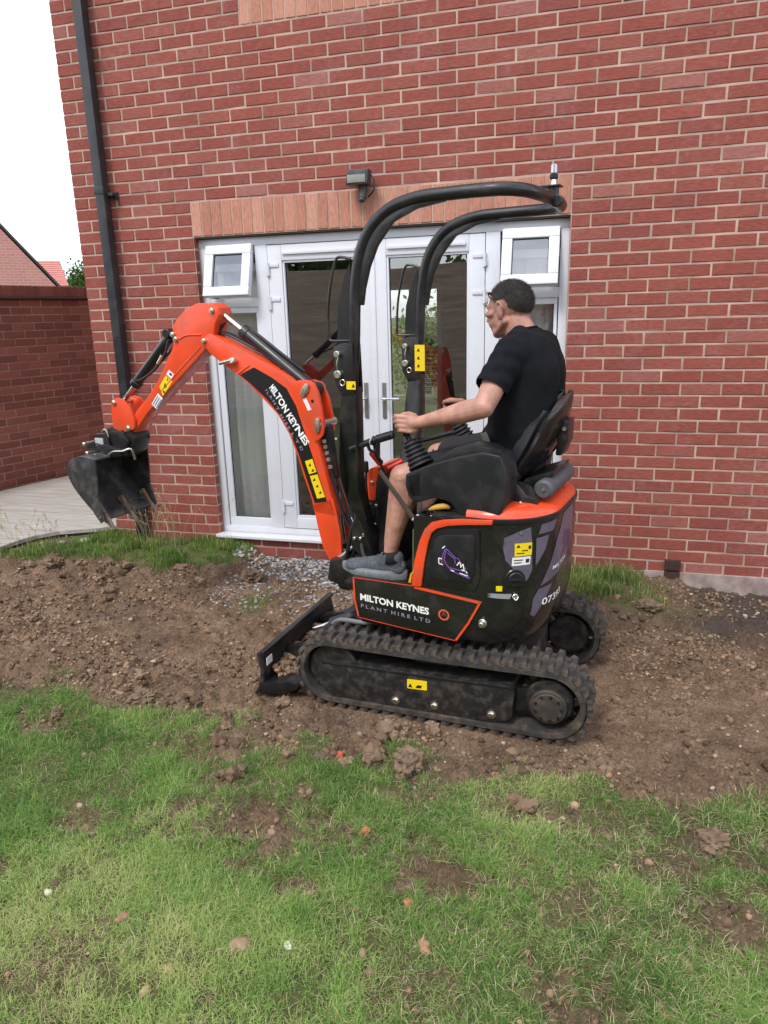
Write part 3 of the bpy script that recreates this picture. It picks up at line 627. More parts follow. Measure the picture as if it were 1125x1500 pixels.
# main lawn, in little tufts of varied vigour
def lawn_dens(x, y):
    s = soil_mask(x, y); v = .66 - .22 * sstep(1.7, 2.9, x) + fbm(x, y, 3.3, 4, 61) * .95 + fbm(x, y, 16, 2, 63) * .6
    return np.clip(1 - s * 1.25, 0, 1) * np.clip(v, .15, 1) * (y < -1.5) * infr(x, y)
cx, cy = scatter(112000, -.9, 4.2, -4.0, -1.9, lawn_dens)
k = rng.integers(5, 10, len(cx)); ax = np.repeat(cx, k); ay = np.repeat(cy, k)
ax = ax + rng.normal(0, .010, len(ax)); ay = ay + rng.normal(0, .010, len(ay))
tn = np.clip(.28 + fbm(ax, ay, 1.6, 3, 71) * .36 + fbm(ax, ay, 9, 2, 73) * .22 + rng.normal(0, .14, len(ax)) + .25 * sstep(-2.8, -3.4, ay) * sstep(2.6, 1.4, ax), 0, .8)
dry = rng.uniform(0, 1, len(ax)) < .06 + .16 * sstep(1.6, 2.8, ax) * sstep(-.3, .3, fbm(ax, ay, 2.2, 3, 175)) + .15 * np.clip(fbm(ax, ay, 3.1, 3, 75) + soil_mask(ax, ay) , 0, 1); tn = np.where(dry, rng.uniform(.78, 1, len(ax)), tn)
L_ = rng.uniform(.020, .058, len(ax)) * (1 + .5 * np.clip(fbm(ax, ay, 5, 2, 81), -.5, 1)); L_ = np.where(dry, L_ * 1.15, L_)
lean = np.clip(rng.beta(4.2, 1.15, len(ax)), .25, .985); lean = np.where(dry, np.clip(lean + .2, 0, .985), lean)
az = ground_z(ax, ay) - .002
lw = blades('lawn_grass', ax, ay, az, L_, rng.uniform(.0010, .0021, len(ax)), lean, tn, M_GRASS); tag(lw, 'short green lawn grass with bare and straw coloured patches', 'grass', kind='stuff')
def thatch_dens(x, y):
    s = soil_mask(x, y); e = np.exp(-((y - poly_y(x, LAWN_EDGE)) / .12) ** 2); w_ = np.exp(-((y - poly_y(x, WALL_TURF) + .04) / .10) ** 2) * (x < .4)
    return np.clip((1 - s) * (.22 + 1.0 * fbm(x, y, 3.1, 3, 75) + .38 * sstep(1.5, 2.8, x)) + e * .55 * np.clip(.5 + fbm(x, y, 7, 2, 76) * 1.5, 0, 1) + w_ * .5 + .035 + 3.2 * s * (1 - s), 0, 1) * infr(x, y) * ok_track(x, y)
def ok_track(x, y):
    u = (x - 2.07) * math.cos(R(-4.8)) + (y + 1.6) * math.sin(R(-4.8)); v = -(x - 2.07) * math.sin(R(-4.8)) + (y + 1.6) * math.cos(R(-4.8)); return ~((np.abs(u) < .68) & (np.abs(v) < .44))
x, y = scatter(210000, -1.6, 4.2, -4.0, -.1, thatch_dens)
M_THATCH = grass_mat('dead grass and roots', [(0, (.12, .08, .05)), (1, (.70, .60, .42)), (.4, (.27, .195, .12)), (.75, (.48, .38, .24))])
o = blades('dead_grass', x, y, ground_z(x, y) + rng.uniform(0, .007, len(x)), rng.uniform(.014, .045, len(x)), rng.uniform(.0009, .0020, len(x)), np.clip(rng.normal(.94, .05, len(x)), .6, .985), np.clip(rng.normal(.42, .24, len(x)) - .18 * soil_mask(x, y), 0, 1), M_THATCH); tag(o, 'brown and straw coloured dead grass lying in the lawn and along the torn edges', 'dead grass', kind='stuff')
# taller turf against the wall and torn tufts on the soil
M_TALL = grass_mat('rank grass', [(0, (.05, .13, .02)), (1, (.55, .47, .28)), (.3, (.10, .21, .03)), (.6, (.18, .30, .05)), (.8, (.34, .34, .12))])
def tall(name, n, x0, x1, y0, y1, df, l0, l1, w0, w1, label, dryf=.12, spread=.012):
    cx, cy = scatter(n, x0, x1, y0, y1, df); k = rng.integers(5, 11, len(cx)); x = np.repeat(cx, k) + rng.normal(0, spread, k.sum()); y = np.repeat(cy, k) + rng.normal(0, spread, k.sum())
    y = np.minimum(y, -.01); tn = np.clip(.35 + fbm(x, y, 6, 2, 91) * .3 + rng.normal(0, .14, len(x)), 0, .75); d = rng.uniform(0, 1, len(x)) < dryf; tn = np.where(d, rng.uniform(.8, 1, len(x)), tn)
    o = blades(name, x, y, ground_z(x, y) - .004, rng.uniform(l0, l1, len(x)) * (.7 + .6 * vnoise(x * 5, y * 5, 9)), rng.uniform(w0, w1, len(x)), np.clip(rng.beta(2, 3, len(x)), .05, .95), tn, M_TALL)
    return tag(o, label, 'grass', kind='stuff')
edge_l = lambda x, y: (1 / (1 + np.exp(-(y - poly_y(x, WALL_TURF)) / .02))) * (x < .36) * np.clip(.55 + fbm(x, y, 7, 2, 8) * 1.3, .1, 1) * ((x > -1.0) | (y < -.35)) * infr(x, y) * (1 - (x < -1.35) * (y > -.55))
tall('wall_grass', 9000, -2.2, .4, -1.2, -.02, edge_l, .03, .085, .002, .004, 'lush green grass growing against the foot of the left brick wall')
def tsum(lst):
    def f(x, y):
        s = np.zeros_like(x)
        for cx, cy, rx, ry, a in lst: s = np.maximum(s, a * np.exp(-((((x - cx) / rx) ** 2 + ((y - cy) / ry) ** 2) ** 1.5)))
        return s
    return f
tall('right_wall_grass', 2600, 2.4, 3.25, -.75, -.02, lambda x, y: tsum([(2.76, -.30, .24, .20, 1), (2.98, -.58, .17, .07, .6), (2.6, -.14, .14, .1, .7)])(x, y) * np.clip(.5 + fbm(x, y, 9, 2, 18) * 2.0, 0, 1), .025, .11, .002, .0038, 'green grass clump at the wall foot behind the rear of the digger', .3)
tall('torn_turf', 9000, .3, 3.8, -2.6, -.6, tsum([(.74, -.93, .08, .15, .7), (1.27, -2.16, .06, .05, .9), (1.62, -2.28, .10, .05, .35), (1.98, -2.27, .12, .06, .5), (.18, -1.98, .1, .04, .4), (2.62, -2.36, .14, .06, .7), (3.02, -2.34, .12, .05, .7), (.5, -2.0, .2, .04, .2), (1.0, -2.0, .15, .04, .15), (3.2, -.75, .2, .1, .15)]), .02, .06, .0015, .003, 'torn tufts of grass lying on the dug soil', .3)
# tall seeded stems by the downpipe and in front of the decking
def stems(name, spots, label, hmin, hmax):
    bm = bmesh.new()
    for x, y in spots:
        h = random.uniform(hmin, hmax); a = random.uniform(0, 2 * PI); l = random.uniform(.1, .45) * h; z0 = float(ground_z(np.array([x]), np.array([y]))[0]) - .01
        P = [Vector((x + math.cos(a) * l * (t / 5) ** 2, min(-.02, y + math.sin(a) * l * (t / 5) ** 2), z0 + h * (t / 5) * (1 - .1 * t / 5))) for t in range(6)]
        a_tube(bm, P, [.0011, .001, .001, .0009, .0008, .0006], 4, cap=False)
        for j in range(7):
            q_ = P[4].lerp(P[5], j / 6); e = q_ + Vector((random.uniform(-.012, .012), random.uniform(-.012, .012), random.uniform(.004, .018))); f = q_ + Vector((.003, .002, .008))
            vs = [bm.verts.new(q_), bm.verts.new(e), bm.verts.new(f)]; bm.faces.new(vs)
    me = bpy.data.meshes.new(name); bm.to_mesh(me); bm.free(); o = link(name, me, mat('straw stems ' + name, (.36, .33, .17), .8), None, False)
    return tag(o, label, 'weeds', kind='stuff')
stems('seeded_weeds', [(random.gauss(-.42, .14), random.uniform(-.32, -.05)) for _ in range(34)], 'straw coloured seeding grass stems by the downpipe', .2, .46)
stems('deck_weeds', [(random.uniform(-1.9, -.95), random.uniform(-.75, -.3)) for _ in range(60)], 'thin seeding grass stems in front of the decking', .12, .34)

# ---- clods and stones: geometry scattered over the soil
def rock_protos(sub, n, seed, rough):
    out = []
    for i in range(n):
        bm = bmesh.new(); bmesh.ops.create_icosphere(bm, subdivisions=sub, radius=1); v = np.array([p.co[:] for p in bm.verts]); f = np.array([[q_.index for q_ in p.verts] for p in bm.faces]); bm.free()
        r = 1 + rough * fbm(v[:, 0] + i * 9 + seed, v[:, 1] + 3, 2.1, 3, i, .7, z=v[:, 2] + 5); out.append((v * r[:, None], f))
    return out
def rocks(name, protos, x, y, s, sink, m, attr, squash=(.5, .9), zf=None, sm_=False):
    V = []; F = []; A = []; b = 0; z = (zf or ground_z)(x, y); n = len(x); a = rng.uniform(0, 2 * PI, n); sq = rng.uniform(*squash, n); el = rng.uniform(.65, 1, n); pi = rng.integers(0, len(protos), n)
    for k, (pv, pf) in enumerate(protos):
        w_ = np.where(pi == k)[0]
        if not len(w_): continue
        p = np.repeat(pv[None], len(w_), 0) * np.stack([s[w_], s[w_] * el[w_], s[w_] * sq[w_]], -1)[:, None]
        c, sn = np.cos(a[w_])[:, None], np.sin(a[w_])[:, None]; X = p[..., 0] * c - p[..., 1] * sn + x[w_][:, None]; Y = p[..., 0] * sn + p[..., 1] * c + y[w_][:, None]; Z = p[..., 2] + (z[w_] + s[w_] * sq[w_] * sink)[:, None]
        V.append(np.stack([X, Y, Z], -1).reshape(-1, 3)); F.append((pf[None] + (np.arange(len(w_)) * len(pv))[:, None, None]).reshape(-1, 3) + b); A.append(np.repeat(attr[w_], len(pv))); b += len(w_) * len(pv)
    me = np_mesh(name, np.concatenate(V), np.concatenate(F), {'tint': np.concatenate(A)}); return link(name, me, m, None, sm_)
def tint_mat(name, stops, bump=.8, bs=90):
    m = mat(name, (.1, .1, .1), .95, bump=bump, bs=bs); t = m.node_tree; at = t.nodes.new('ShaderNodeAttribute'); at.attribute_name = 'tint'; r = t.nodes.new('ShaderNodeValToRGB'); e = r.color_ramp.elements
    for i, (p, c) in enumerate(stops):
        el = e[i] if i < 2 else e.new(p); el.position = p; el.color = (*c, 1)
    t.links.new(at.outputs['Fac'], r.inputs[0]); t.links.new(r.outputs[0], t.nodes['Principled BSDF'].inputs['Base Color']); return m
M_CLOD = tint_mat('clods of soil', [(0, (.070, .043, .026)), (1, (.44, .33, .24)), (.35, (.165, .107, .068)), (.7, (.28, .19, .125)), (.9, (.35, .205, .115))])
pr = rock_protos(1, 8, 0, .95); pr2 = rock_protos(2, 8, 5, 1.25)
def ok_track(x, y):
    u = (x - 2.07) * math.cos(R(-4.8)) + (y + 1.6) * math.sin(R(-4.8)); v = -(x - 2.07) * math.sin(R(-4.8)) + (y + 1.6) * math.cos(R(-4.8)); return ~((np.abs(u) < .68) & (np.abs(v) < .44))
x, y = scatter(90000, -1.2, 4.1, -3.6, -.05, lambda x, y: np.clip(soil_mask(x, y) + .05, 0, 1) * np.clip(.35 + fbm(x, y, 3, 3, 101) * 1.2, .06, 1) * ok_track(x, y) * infr(x, y, 20) * (y < poly_y(x, WALL_TURF)))
c_ = rocks('soil_crumbs', pr, x, y, np.minimum(rng.gamma(1.9, .0026, len(x)) + .0022, .018), .1, M_CLOD, np.clip(rng.normal(.42, .26, len(x)), 0, 1), sm_=True); tag(c_, 'crumbs of loose brown soil scattered over the dug ground', 'soil', kind='stuff')
ridge = lambda x, y: np.exp(-((y - poly_y(x, LAWN_EDGE) - .05) / .10) ** 2) * 1.0 + np.exp(-((y - poly_y(x, WALL_TURF) + .08) / .11) ** 2) * (x < .45) + np.exp(-(((x - 2.95) / .4) ** 2 + ((y + .62) / .14) ** 2)) + 1.2 * np.exp(-(((x - 1.64) / .2) ** 2 + ((y + 2.76) / .1) ** 2)) + .10
x, y = scatter(6200, -1.6, 4.1, -2.8, -.1, lambda x, y: soil_mask(x, y) * ridge(x, y) * ok_track(x, y) * infr(x, y, 20) * np.clip(.4 + fbm(x, y, 5, 2, 103) * 1.5, 0, 1))
def crumble(x, y, S, n):
    m_ = np.repeat(np.arange(len(x)), n); k = len(m_); d = rng.normal(0, 1, (k, 3)); d /= np.linalg.norm(d, axis=1)[:, None]; r = S[m_] * rng.uniform(.2, .85, k)
    return x[m_] + d[:, 0] * r, y[m_] + d[:, 1] * r, np.abs(d[:, 2]) * r * .75, S[m_] * rng.uniform(.22, .5, k), m_
S0 = rng.gamma(2.3, .0065, len(x)) + .010; S0 = np.minimum(S0 * (1 + 1.3 * np.exp(-((x - 1.75) / .8) ** 2) * (y < -2.0) * (y > -2.6) + .8 * (y > -1.0) * (x < .5)), .062); X_, Y_, dz_, s_, m_ = crumble(x, y, S0, 10); gz = ground_z(x, y)[m_]; base_t = rng.normal(.34, .17, len(x))
pr0 = rock_protos(1, 8, 3, 1.0)
c_ = rocks('soil_clods', pr0, X_, Y_, s_, .0, M_CLOD, np.clip(base_t[m_] + rng.normal(0, .09, len(m_)), 0, 1), (.6, 1), zf=lambda a, b: gz + dz_, sm_=False); tag(c_, 'lumpy clods of brown soil along the torn turf edges', 'soil', kind='stuff')
M_PEB = tint_mat('pebbles', [(0, (.18, .13, .10)), (1, (.46, .42, .36)), (.5, (.27, .20, .15)), (.8, (.36, .30, .24))], .2)
x, y = scatter(1500, -1.2, 4.1, -2.6, -.1, lambda x, y: soil_mask(x, y) * ok_track(x, y) * infr(x, y, 20) * .55)
c_ = rocks('pebbles', pr, x, y, rng.uniform(.003, .010, len(x)), .3, M_PEB, rng.uniform(0, 1, len(x))); tag(c_, 'small pale pebbles in the brown soil', 'pebbles', kind='stuff')
M_GRAV = tint_mat('grey gravel', [(0, (.10, .10, .11)), (1, (.62, .60, .57)), (.3, (.22, .22, .23)), (.6, (.36, .35, .34)), (.85, (.46, .42, .38))], .2)
GP = [(.1, -.08), (.2, -.2), (.45, -.32), (.68, -.46), (1.1, -.56), (1.6, -.45), (2.5, -.3)]
x, y = scatter(9500, .12, 2.5, -.85, -.03, lambda x, y: (y > poly_y(x, GP) + .12 * (vnoise(x * 9, y * 9, 3) - .5)) * (1 - .6 * (y < poly_y(x, GP) + .2)) * (x < 2.5 - .5 * vnoise(x * 8, y * 8)) )
c_ = rocks('gravel', pr, x, y, rng.uniform(.007, .017, len(x)), .25, M_GRAV, rng.uniform(0, 1, len(x))); tag(c_, 'grey and white gravel strip below the white door sill', 'gravel', kind='stuff')
x, y = scatter(2600, .35, 1.7, -1.10, -.35, lambda x, y: .6 * np.exp(-((y + .7) / .28) ** 2) * ok_track(x, y))
c_ = rocks('stray_gravel', pr, x, y, rng.uniform(.004, .012, len(x)), .3, M_GRAV, rng.uniform(0, .8, len(x))); tag(c_, 'stray grey stones trodden into the soil in front of the gravel', 'gravel', kind='stuff')

# ---- single stones and lumps one could pick up
def lump(name, label, cat, x, y, s, m, seed, sq=.6, group=None, sub=3, rough=.6, rz=0, dz=.3):
    bm = bmesh.new(); bmesh.ops.create_icosphere(bm, subdivisions=sub, radius=1); v = np.array([p.co[:] for p in bm.verts])
    r = 1 + rough * .55 * fbm(v[:, 0] + seed, v[:, 1] + 3, 1.4, 3, seed, .6, z=v[:, 2] + 5) + rough * .5 * fbm(v[:, 0] + seed, v[:, 1] + 3, 4.5, 3, seed + 5, .7, z=v[:, 2] + 5)
    for p, rr in zip(bm.verts, r): p.co = Vector((p.co.x * s * rr, p.co.y * s * rr * .75, p.co.z * s * sq * rr))
    o = fin(name, bm, m, None, 40); o.location = (x, y, float(ground_z(np.array([x]), np.array([y]))[0]) + s * sq * dz); o.rotation_euler = (0, 0, rz); return tag(o, label, cat, group)
M_OBR = mat('orange brick fragment', (.45, .17, .085), .9, var=.3, vs=40, bump=.6, bs=200)
M_TAN = mat('tan clay lump', (.30, .19, .13), .95, var=.25, vs=40, bump=.7, bs=150)
M_WST = mat('white stone', (.72, .70, .64), .7, var=.1, vs=50)
M_SOD = mat('dark soil lump', (.17, .115, .075), .95, var=.4, vs=30, bump=1, bs=110)
for a in (('brick_fragment', 'rounded orange brick lump at the upper right of the bare lawn patch', 'brick fragment', 1.97, -2.72, .022, M_OBR, 1),
          ('white_stone', 'bright white stone in the front lawn beside the flat tan lump', 'stone', 1.90, -3.21, .016, M_WST, 2),
          ('clay_lump', 'flat tan clay lump in the front lawn left of the white stone', 'clay lump', 1.775, -3.24, .034, M_TAN, 3),
          ('brick_fragment', 'small orange brick chip at the foot of the middle lawn bare patch', 'brick fragment', 2.18, -2.98, .017, M_OBR, 4),
          ('brick_fragment', 'largest orange brown lump at the very front edge of the lawn', 'brick fragment', 2.875, -3.17, .034, mat('brown brick lump', (.27, .14, .085), .95, var=.3, vs=40, bump=.8, bs=120), 5),
          ('brick_fragment', 'bright red brick piece on the torn edge in front of the track', 'brick fragment', 1.74, -2.32, .022, mat('red brick piece', (.50, .10, .06), .9, var=.3, vs=40), 6),
          ('pale_stone', 'pale cream stone in the grass near the left photo edge', 'stone', 1.12, -3.21, .014, mat('cream stone', (.62, .62, .45), .8), 7),
          ('brick_fragment', 'orange brick piece half sunk in the lawn below left of the bare patch', 'brick fragment', 1.40, -3.24, .020, mat('pink brick piece', (.38, .2, .14), .95, var=.3, vs=40, bump=.6, bs=150), 8),
          ('clay_lump', 'elongated tan lump in the lawn below the small orange chip', 'clay lump', 2.26, -3.12, .022, mat('tan brick lump', (.36, .19, .12), .95, var=.2, vs=30), 9),
          ('pebble', 'small buff pebble in the lawn right of the elongated tan lump', 'pebble', 2.42, -3.10, .009, M_PEB, 10),
          ('pebble', 'buff pebble in the lawn near the right photo edge', 'pebble', 2.94, -3.01, .011, mat('buff pebble', (.42, .30, .2), .8), 11),
          ('leaf_scrap', 'dry tan leaf scrap in the grass at the bottom left', 'leaf', 1.62, -3.36, .014, mat('dry leaf', (.42, .33, .18), .8), 12),
          ('leaf_scrap', 'straw coloured leaf scrap in the grass near the bottom edge', 'leaf', 1.60, -3.43, .016, mat('straw leaf', (.36, .26, .13), .8), 13),
          ('clay_lump', 'grey brown round clod on the bare lawn patch', 'clod', 1.67, -2.80, .020, M_TAN, 14),
          ('soil_lump', 'dark lump of soil beside the bright red brick piece', 'clod', 1.685, -2.345, .042, M_SOD, 15),
          ('soil_lump', 'largest clod standing on the gravel edge left of the boom foot', 'clod', .47, -.48, .085, M_SOD, 16),
          ('soil_lump', 'overturned sod at the right edge of the lawn', 'clod', 3.06, -2.50, .055, M_SOD, 17),
          ('soil_lump', 'broad clod in front of the middle of the near track', 'clod', 2.03, -2.36, .060, M_SOD, 18),
          ('soil_lump', 'clod beside the grass clump at the right wall', 'clod', 3.0, -.66, .065, M_SOD, 19),
          ('soil_lump', 'dark clod at the lawn edge left of the dozer blade', 'clod', .72, -2.12, .055, M_SOD, 20),
          ('soil_lump', 'low dark clod on the lawn at the left photo edge', 'clod', .42, -2.31, .038, M_SOD, 21),
          ('soil_lump', 'reddish clod on the soil ridge below the bucket', 'clod', .02, -.60, .065, M_SOD, 22),
          ('soil_lump', 'clod on the left soil ridge in front of the decking', 'clod', -.95, -.66, .065, M_SOD, 23),
          ('rubble_stone', 'pale rubble stone in the grass under the decking edge', 'stone', -1.03, -.22, .045, mat('pale rubble', (.42, .40, .33), .9, var=.2, vs=30), 24),
          ('rubble_stone', 'smaller pale rubble stone left of the larger one by the decking', 'stone', -1.16, -.32, .032, bpy.data.materials['pale rubble'], 25),
          ('soil_lump', 'torn sod with yellow grass at the foot of the blade', 'clod', 1.27, -2.17, .05, M_SOD, 26)):
    nm, lb, ct, x, y, s, m, sd_ = a
    big = s > .036
    lump(nm, lb, ct, x, y, s, m, sd_, .55, sub=4 if big else 3, rough=1.3 if big else .7, rz=sd_ * 1.3, dz=.1 if big else .4, group={'clod': 'lumps of soil lying loose on the ground', 'brick fragment': 'brick fragments lying on the lawn', 'clay lump': 'tan clay lumps in the lawn', 'stone': 'loose stones in the grass', 'pebble': 'small pebbles in the lawn', 'leaf': 'dry leaf scraps on the lawn'}[ct])

# ================================================================== garden wall, decking, far things
gw = empty('garden_wall', (-2.9, .952, 0), R(75)); tag(gw, 'dark red brick garden wall with brick coping behind the decking', 'wall')
fin('mortar_core', bx(-6, 6, .006, .2, -.3, 1.90), M_MORTAR_OLD, gw, False)
vis_, hid = [], []
for k in range(0, 25):
    z0 = 1.905 - (k + 1) * .075; x = -6 + (.1125 if k % 2 else 0)
    while x < 5.9:
        (vis_ if -.5 < x < 1.7 else hid).append((x, 0, z0 + .005, .215, .065, 0)); x += .225
for i, (x, y, z, L, H, r) in enumerate(vis_[:240]):
    o = link('brick', shared_brick(L, H, M_OLD, i % 5), None, gw); o.location = (x, random.uniform(-.002, .002), z)
joined_bricks('bricks', hid + vis_[240:], M_OLD, gw)
fin('creasing_tiles', bx(-6, 6, -.035, .24, 1.905, 1.93, .004), mat('dark clay tile', (.07, .045, .038), .8), gw)
cp = fin('coping', bx(-6, 6, .008, .2, 1.93, 2.028), M_MORTAR_OLD, gw, False)
x = -6; i = 0; cpl = []
while x < 5.9:
    if -.5 < x < 1.7: o = link('brick', shared_brick(.067, .1, M_OLD, i % 4), None, cp); o.location = (x, 0, 1.932); i += 1
    else: cpl.append((x, 0, 1.932, .067, .1, 0))
    x += .075
joined_bricks('bricks', cpl, M_OLD, cp)

M_DECK = mat('weathered pale decking', (.40, .375, .34), .85, var=.3, vs=8, bump=.5, bs=150, dirt=(.22, .2, .15), dirt_amt=.5, ds=4, stretch=(.6, 8, 8))
dk = empty('decking', (-1.4, 0, 0)); tag(dk, 'weathered pale timber decking beside the house corner', 'decking')
CUR = [(-1.6, -1.62), (-1.0, -1.52), (-.59, -1.47), (-.45, -1.455), (-.3, -1.42), (-.2, -1.35), (-.11, -1.25), (-.05, -1.1), (0, -.935), (6, -.935)]
i = 0; y = -1.6
while y < 5:
    y1 = y + .115; xr0 = float(np.interp(y, [c[0] for c in CUR], [c[1] for c in CUR])); xr1 = float(np.interp(y1, [c[0] for c in CUR], [c[1] for c in CUR]))
    wl = lambda yy: -2.9 + (yy - .952) * math.tan(R(15)) + .04
    bm = bmesh.new(); t_ = .1 + random.uniform(-.001, .001)
    pts = [(wl(y) , y), (xr0, y), (xr1, y1), (wl(y1), y1)]
    vs = [bm.verts.new((p[0] + 1.4, p[1], .072)) for p in pts] + [bm.verts.new((p[0] + 1.4, p[1], t_)) for p in pts]
    bm.faces.new(vs[:4][::-1]); bm.faces.new(vs[4:])
    for j in range(4): bm.faces.new((vs[j], vs[(j + 1) % 4], vs[4 + (j + 1) % 4], vs[4 + j]))
    bevel(bm, .003, 1); fin('board', bm, M_DECK, dk, 40); y += .12; i += 1
bm = bmesh.new(); P = [Vector((c[1] + 1.4 + .012, c[0] - .012, 0)) for c in CUR[:-1]]
for a, b in zip(P, P[1:]):
    vs = [bm.verts.new(a + Vector((0, 0, -.1))), bm.verts.new(b + Vector((0, 0, -.1))), bm.verts.new(b + Vector((0, 0, .068))), bm.verts.new(a + Vector((0, 0, .068)))]; bm.faces.new(vs)
bmesh.ops.solidify(bm, geom=bm.faces[:], thickness=.02); fin('fascia', bm, mat('black deck edging', (.02, .02, .018), .8), dk, False)

def far_brick(name, c1, c2, mo):
    m = bpy.data.materials.new(name); m.use_nodes = True; t = m.node_tree; b = t.nodes['Principled BSDF']; b.inputs['Roughness'].default_value = .9
    bt = t.nodes.new('ShaderNodeTexBrick'); bt.inputs['Scale'].default_value = 1; bt.inputs['Brick Width'].default_value = .225; bt.inputs['Row Height'].default_value = .075; bt.inputs['Mortar Size'].default_value = .008
    bt.inputs['Color1'].default_value = (*c1, 1); bt.inputs['Color2'].default_value = (*c2, 1); bt.inputs['Mortar'].default_value = (*mo, 1)
    tcx = t.nodes.new('ShaderNodeTexCoord'); mp = t.nodes.new('ShaderNodeMapping'); mp.inputs['Rotation'].default_value = (R(90), 0, 0); t.links.new(tcx.outputs['Object'], mp.inputs[0]); t.links.new(mp.outputs[0], bt.inputs[0]); t.links.new(bt.outputs[0], b.inputs[0]); return m
nh = empty('neighbour_house', (-12.415, 14, 0), R(50)); tag(nh, 'red brick gable of a neighbouring house above the garden wall', 'house')
MG = far_brick('far brick', (.46, .20, .17), (.50, .23, .20), (.52, .34, .29))
EZ, SLOPE = 2.80, 1.235
g = [(-8.2, -.3), (0, -.3), (0, EZ - .15), (-4.1, EZ - .15 + 4.1 * SLOPE), (-8.2, EZ - .15)]
fin('wall', prism(g, 0, 7), MG, nh, False)
bm = bmesh.new(); M_TL = mat('dark grey roof tile', (.055, .045, .045), .8, var=.2, vs=8)
a_prism(bm, [(.16, EZ - .27), (.16, EZ - .18), (-4.1, EZ + .02 + 4.1 * SLOPE), (-4.1, EZ - .10 + 4.1 * SLOPE)], -.03, 7.2); a_prism(bm, [(-8.36, EZ - .27), (-8.36, EZ - .18), (-4.1, EZ + .02 + 4.1 * SLOPE), (-4.1, EZ - .1 + 4.1 * SLOPE)], -.03, 7.2); fin('roof', bm, M_TL, nh, False)
bm = bmesh.new(); bx(.02, .2, -.12, 7, EZ - .28, EZ - .14, .01, bm); fin('gutter', bm, M_UPVC, nh, False)
fh = empty('distant_house', (-20.72, 25, 0), R(44)); tag(fh, 'distant house with pink clay tiled roof beyond the gable', 'house')
fin('wall', bx(-8, -.1, .2, 4.4, -.3, 3.2), MG, fh, False)
M_PT = mat('pink clay tiles', (.50, .20, .17), .85, var=.12, vs=6)
bm = bmesh.new(); n_ = 12; H_ = 1.24
for i in range(n_):
    y0, z0, y1, z1 = 2.3 * i / n_, 3.36 + H_ * i / n_, 2.3 * (i + 1) / n_ + .03, 3.36 + H_ * (i + 1) / n_
    for q4 in (((-8, y0, z0 + .03), (0, y0, z0 + .03), (0, y1, z1), (-8, y1, z1)), ((-8, y0, z0 - .03), (0, y0, z0 - .03), (0, y0, z0 + .03), (-8, y0, z0 + .03))): bm.faces.new([bm.verts.new(p) for p in q4])
for q4 in (((-8, 2.3, 4.6), (0, 2.3, 4.6), (0, 4.6, 3.36), (-8, 4.6, 3.36)), ((-8, 0, 3.3), (0, 0, 3.3), (0, 4.6, 3.3), (-8, 4.6, 3.3))): bm.faces.new([bm.verts.new(p) for p in q4])
bm.faces.new([bm.verts.new(p) for p in ((-.02, .05, 3.3), (-.02, 4.5, 3.3), (-.02, 2.3, 4.57))])
fin('roof', bm, M_PT, fh, False)

def leafy(name, loc, rx, ry, rz_, n, label, cat, seed, m, trunk=True, s=.05, parent=None):
    e = empty(name, loc); tag(e, label, cat, 'trees beyond the board fence' if name == 'garden_tree' else None); r = np.random.default_rng(seed)
    k = 26; cc = r.normal(0, 1, (k, 3)); cc /= np.linalg.norm(cc, axis=1)[:, None]; cc *= r.uniform(.35, .85, (k, 1)); ci = r.integers(0, k, n)
    p = cc[ci] + r.normal(0, .17, (n, 3)); p = p * np.array([rx, ry, rz_]); 
    a = r.normal(0, 1, (n, 3)); a /= np.linalg.norm(a, axis=1)[:, None]; b = np.cross(a, r.normal(0, 1, (n, 3))); b /= np.linalg.norm(b, axis=1)[:, None]; sz = s * r.uniform(.6, 1.4, (n, 1))
    V = np.stack([p - a * sz, p + b * sz * .5, p + a * sz, p - b * sz * .5], 1).reshape(-1, 3); F = (np.arange(n)[:, None] * 4 + np.array([0, 1, 2, 3]))
    cen = 0 if not trunk else loc[2]
    me = np_mesh('crown', V + np.array([0, 0, rz_ + (.9 if trunk else 0) * rz_]), F, {'tint': np.repeat(np.clip(r.normal(.35, .15, n) + .1 * (ci % 3), 0, .8), 4)}); link('crown', me, m, e, False)
    if trunk:
        bm = bmesh.new(); a_tube(bm, [(0, 0, -.2), (.03, .02, rz_ * .6), (.0, .05, rz_ * 1.2), (.06, .0, rz_ * 2)], [.12 * rx, .1 * rx, .07 * rx, .03 * rx], 8)
        for i in range(6):
            an = i * 1.1 + seed; a_tube(bm, [(0, 0, rz_ * (.9 + .1 * i)), (math.cos(an) * rx * .35, math.sin(an) * ry * .35, rz_ * (1.4 + .1 * i)), (math.cos(an) * rx * .7, math.sin(an) * ry * .7, rz_ * (1.7 + .1 * i))], [.05 * rx, .035 * rx, .01 * rx], 6)
        fin('trunk', bm, mat('bark ' + name, (.07, .05, .035), .9, bump=.8, bs=30), e)
    return e
M_LEAF = grass_mat('tree leaves', [(0, (.025, .06, .012)), (1, (.16, .22, .05)), (.35, (.05, .11, .02)), (.6, (.08, .16, .03))])
leafy('bushy_tree', (-23.3, 30, 0), 1.7, 1.7, 1.66, 9000, 'round green tree between the far roof and the house corner', 'tree', 3, M_LEAF, True, .09)
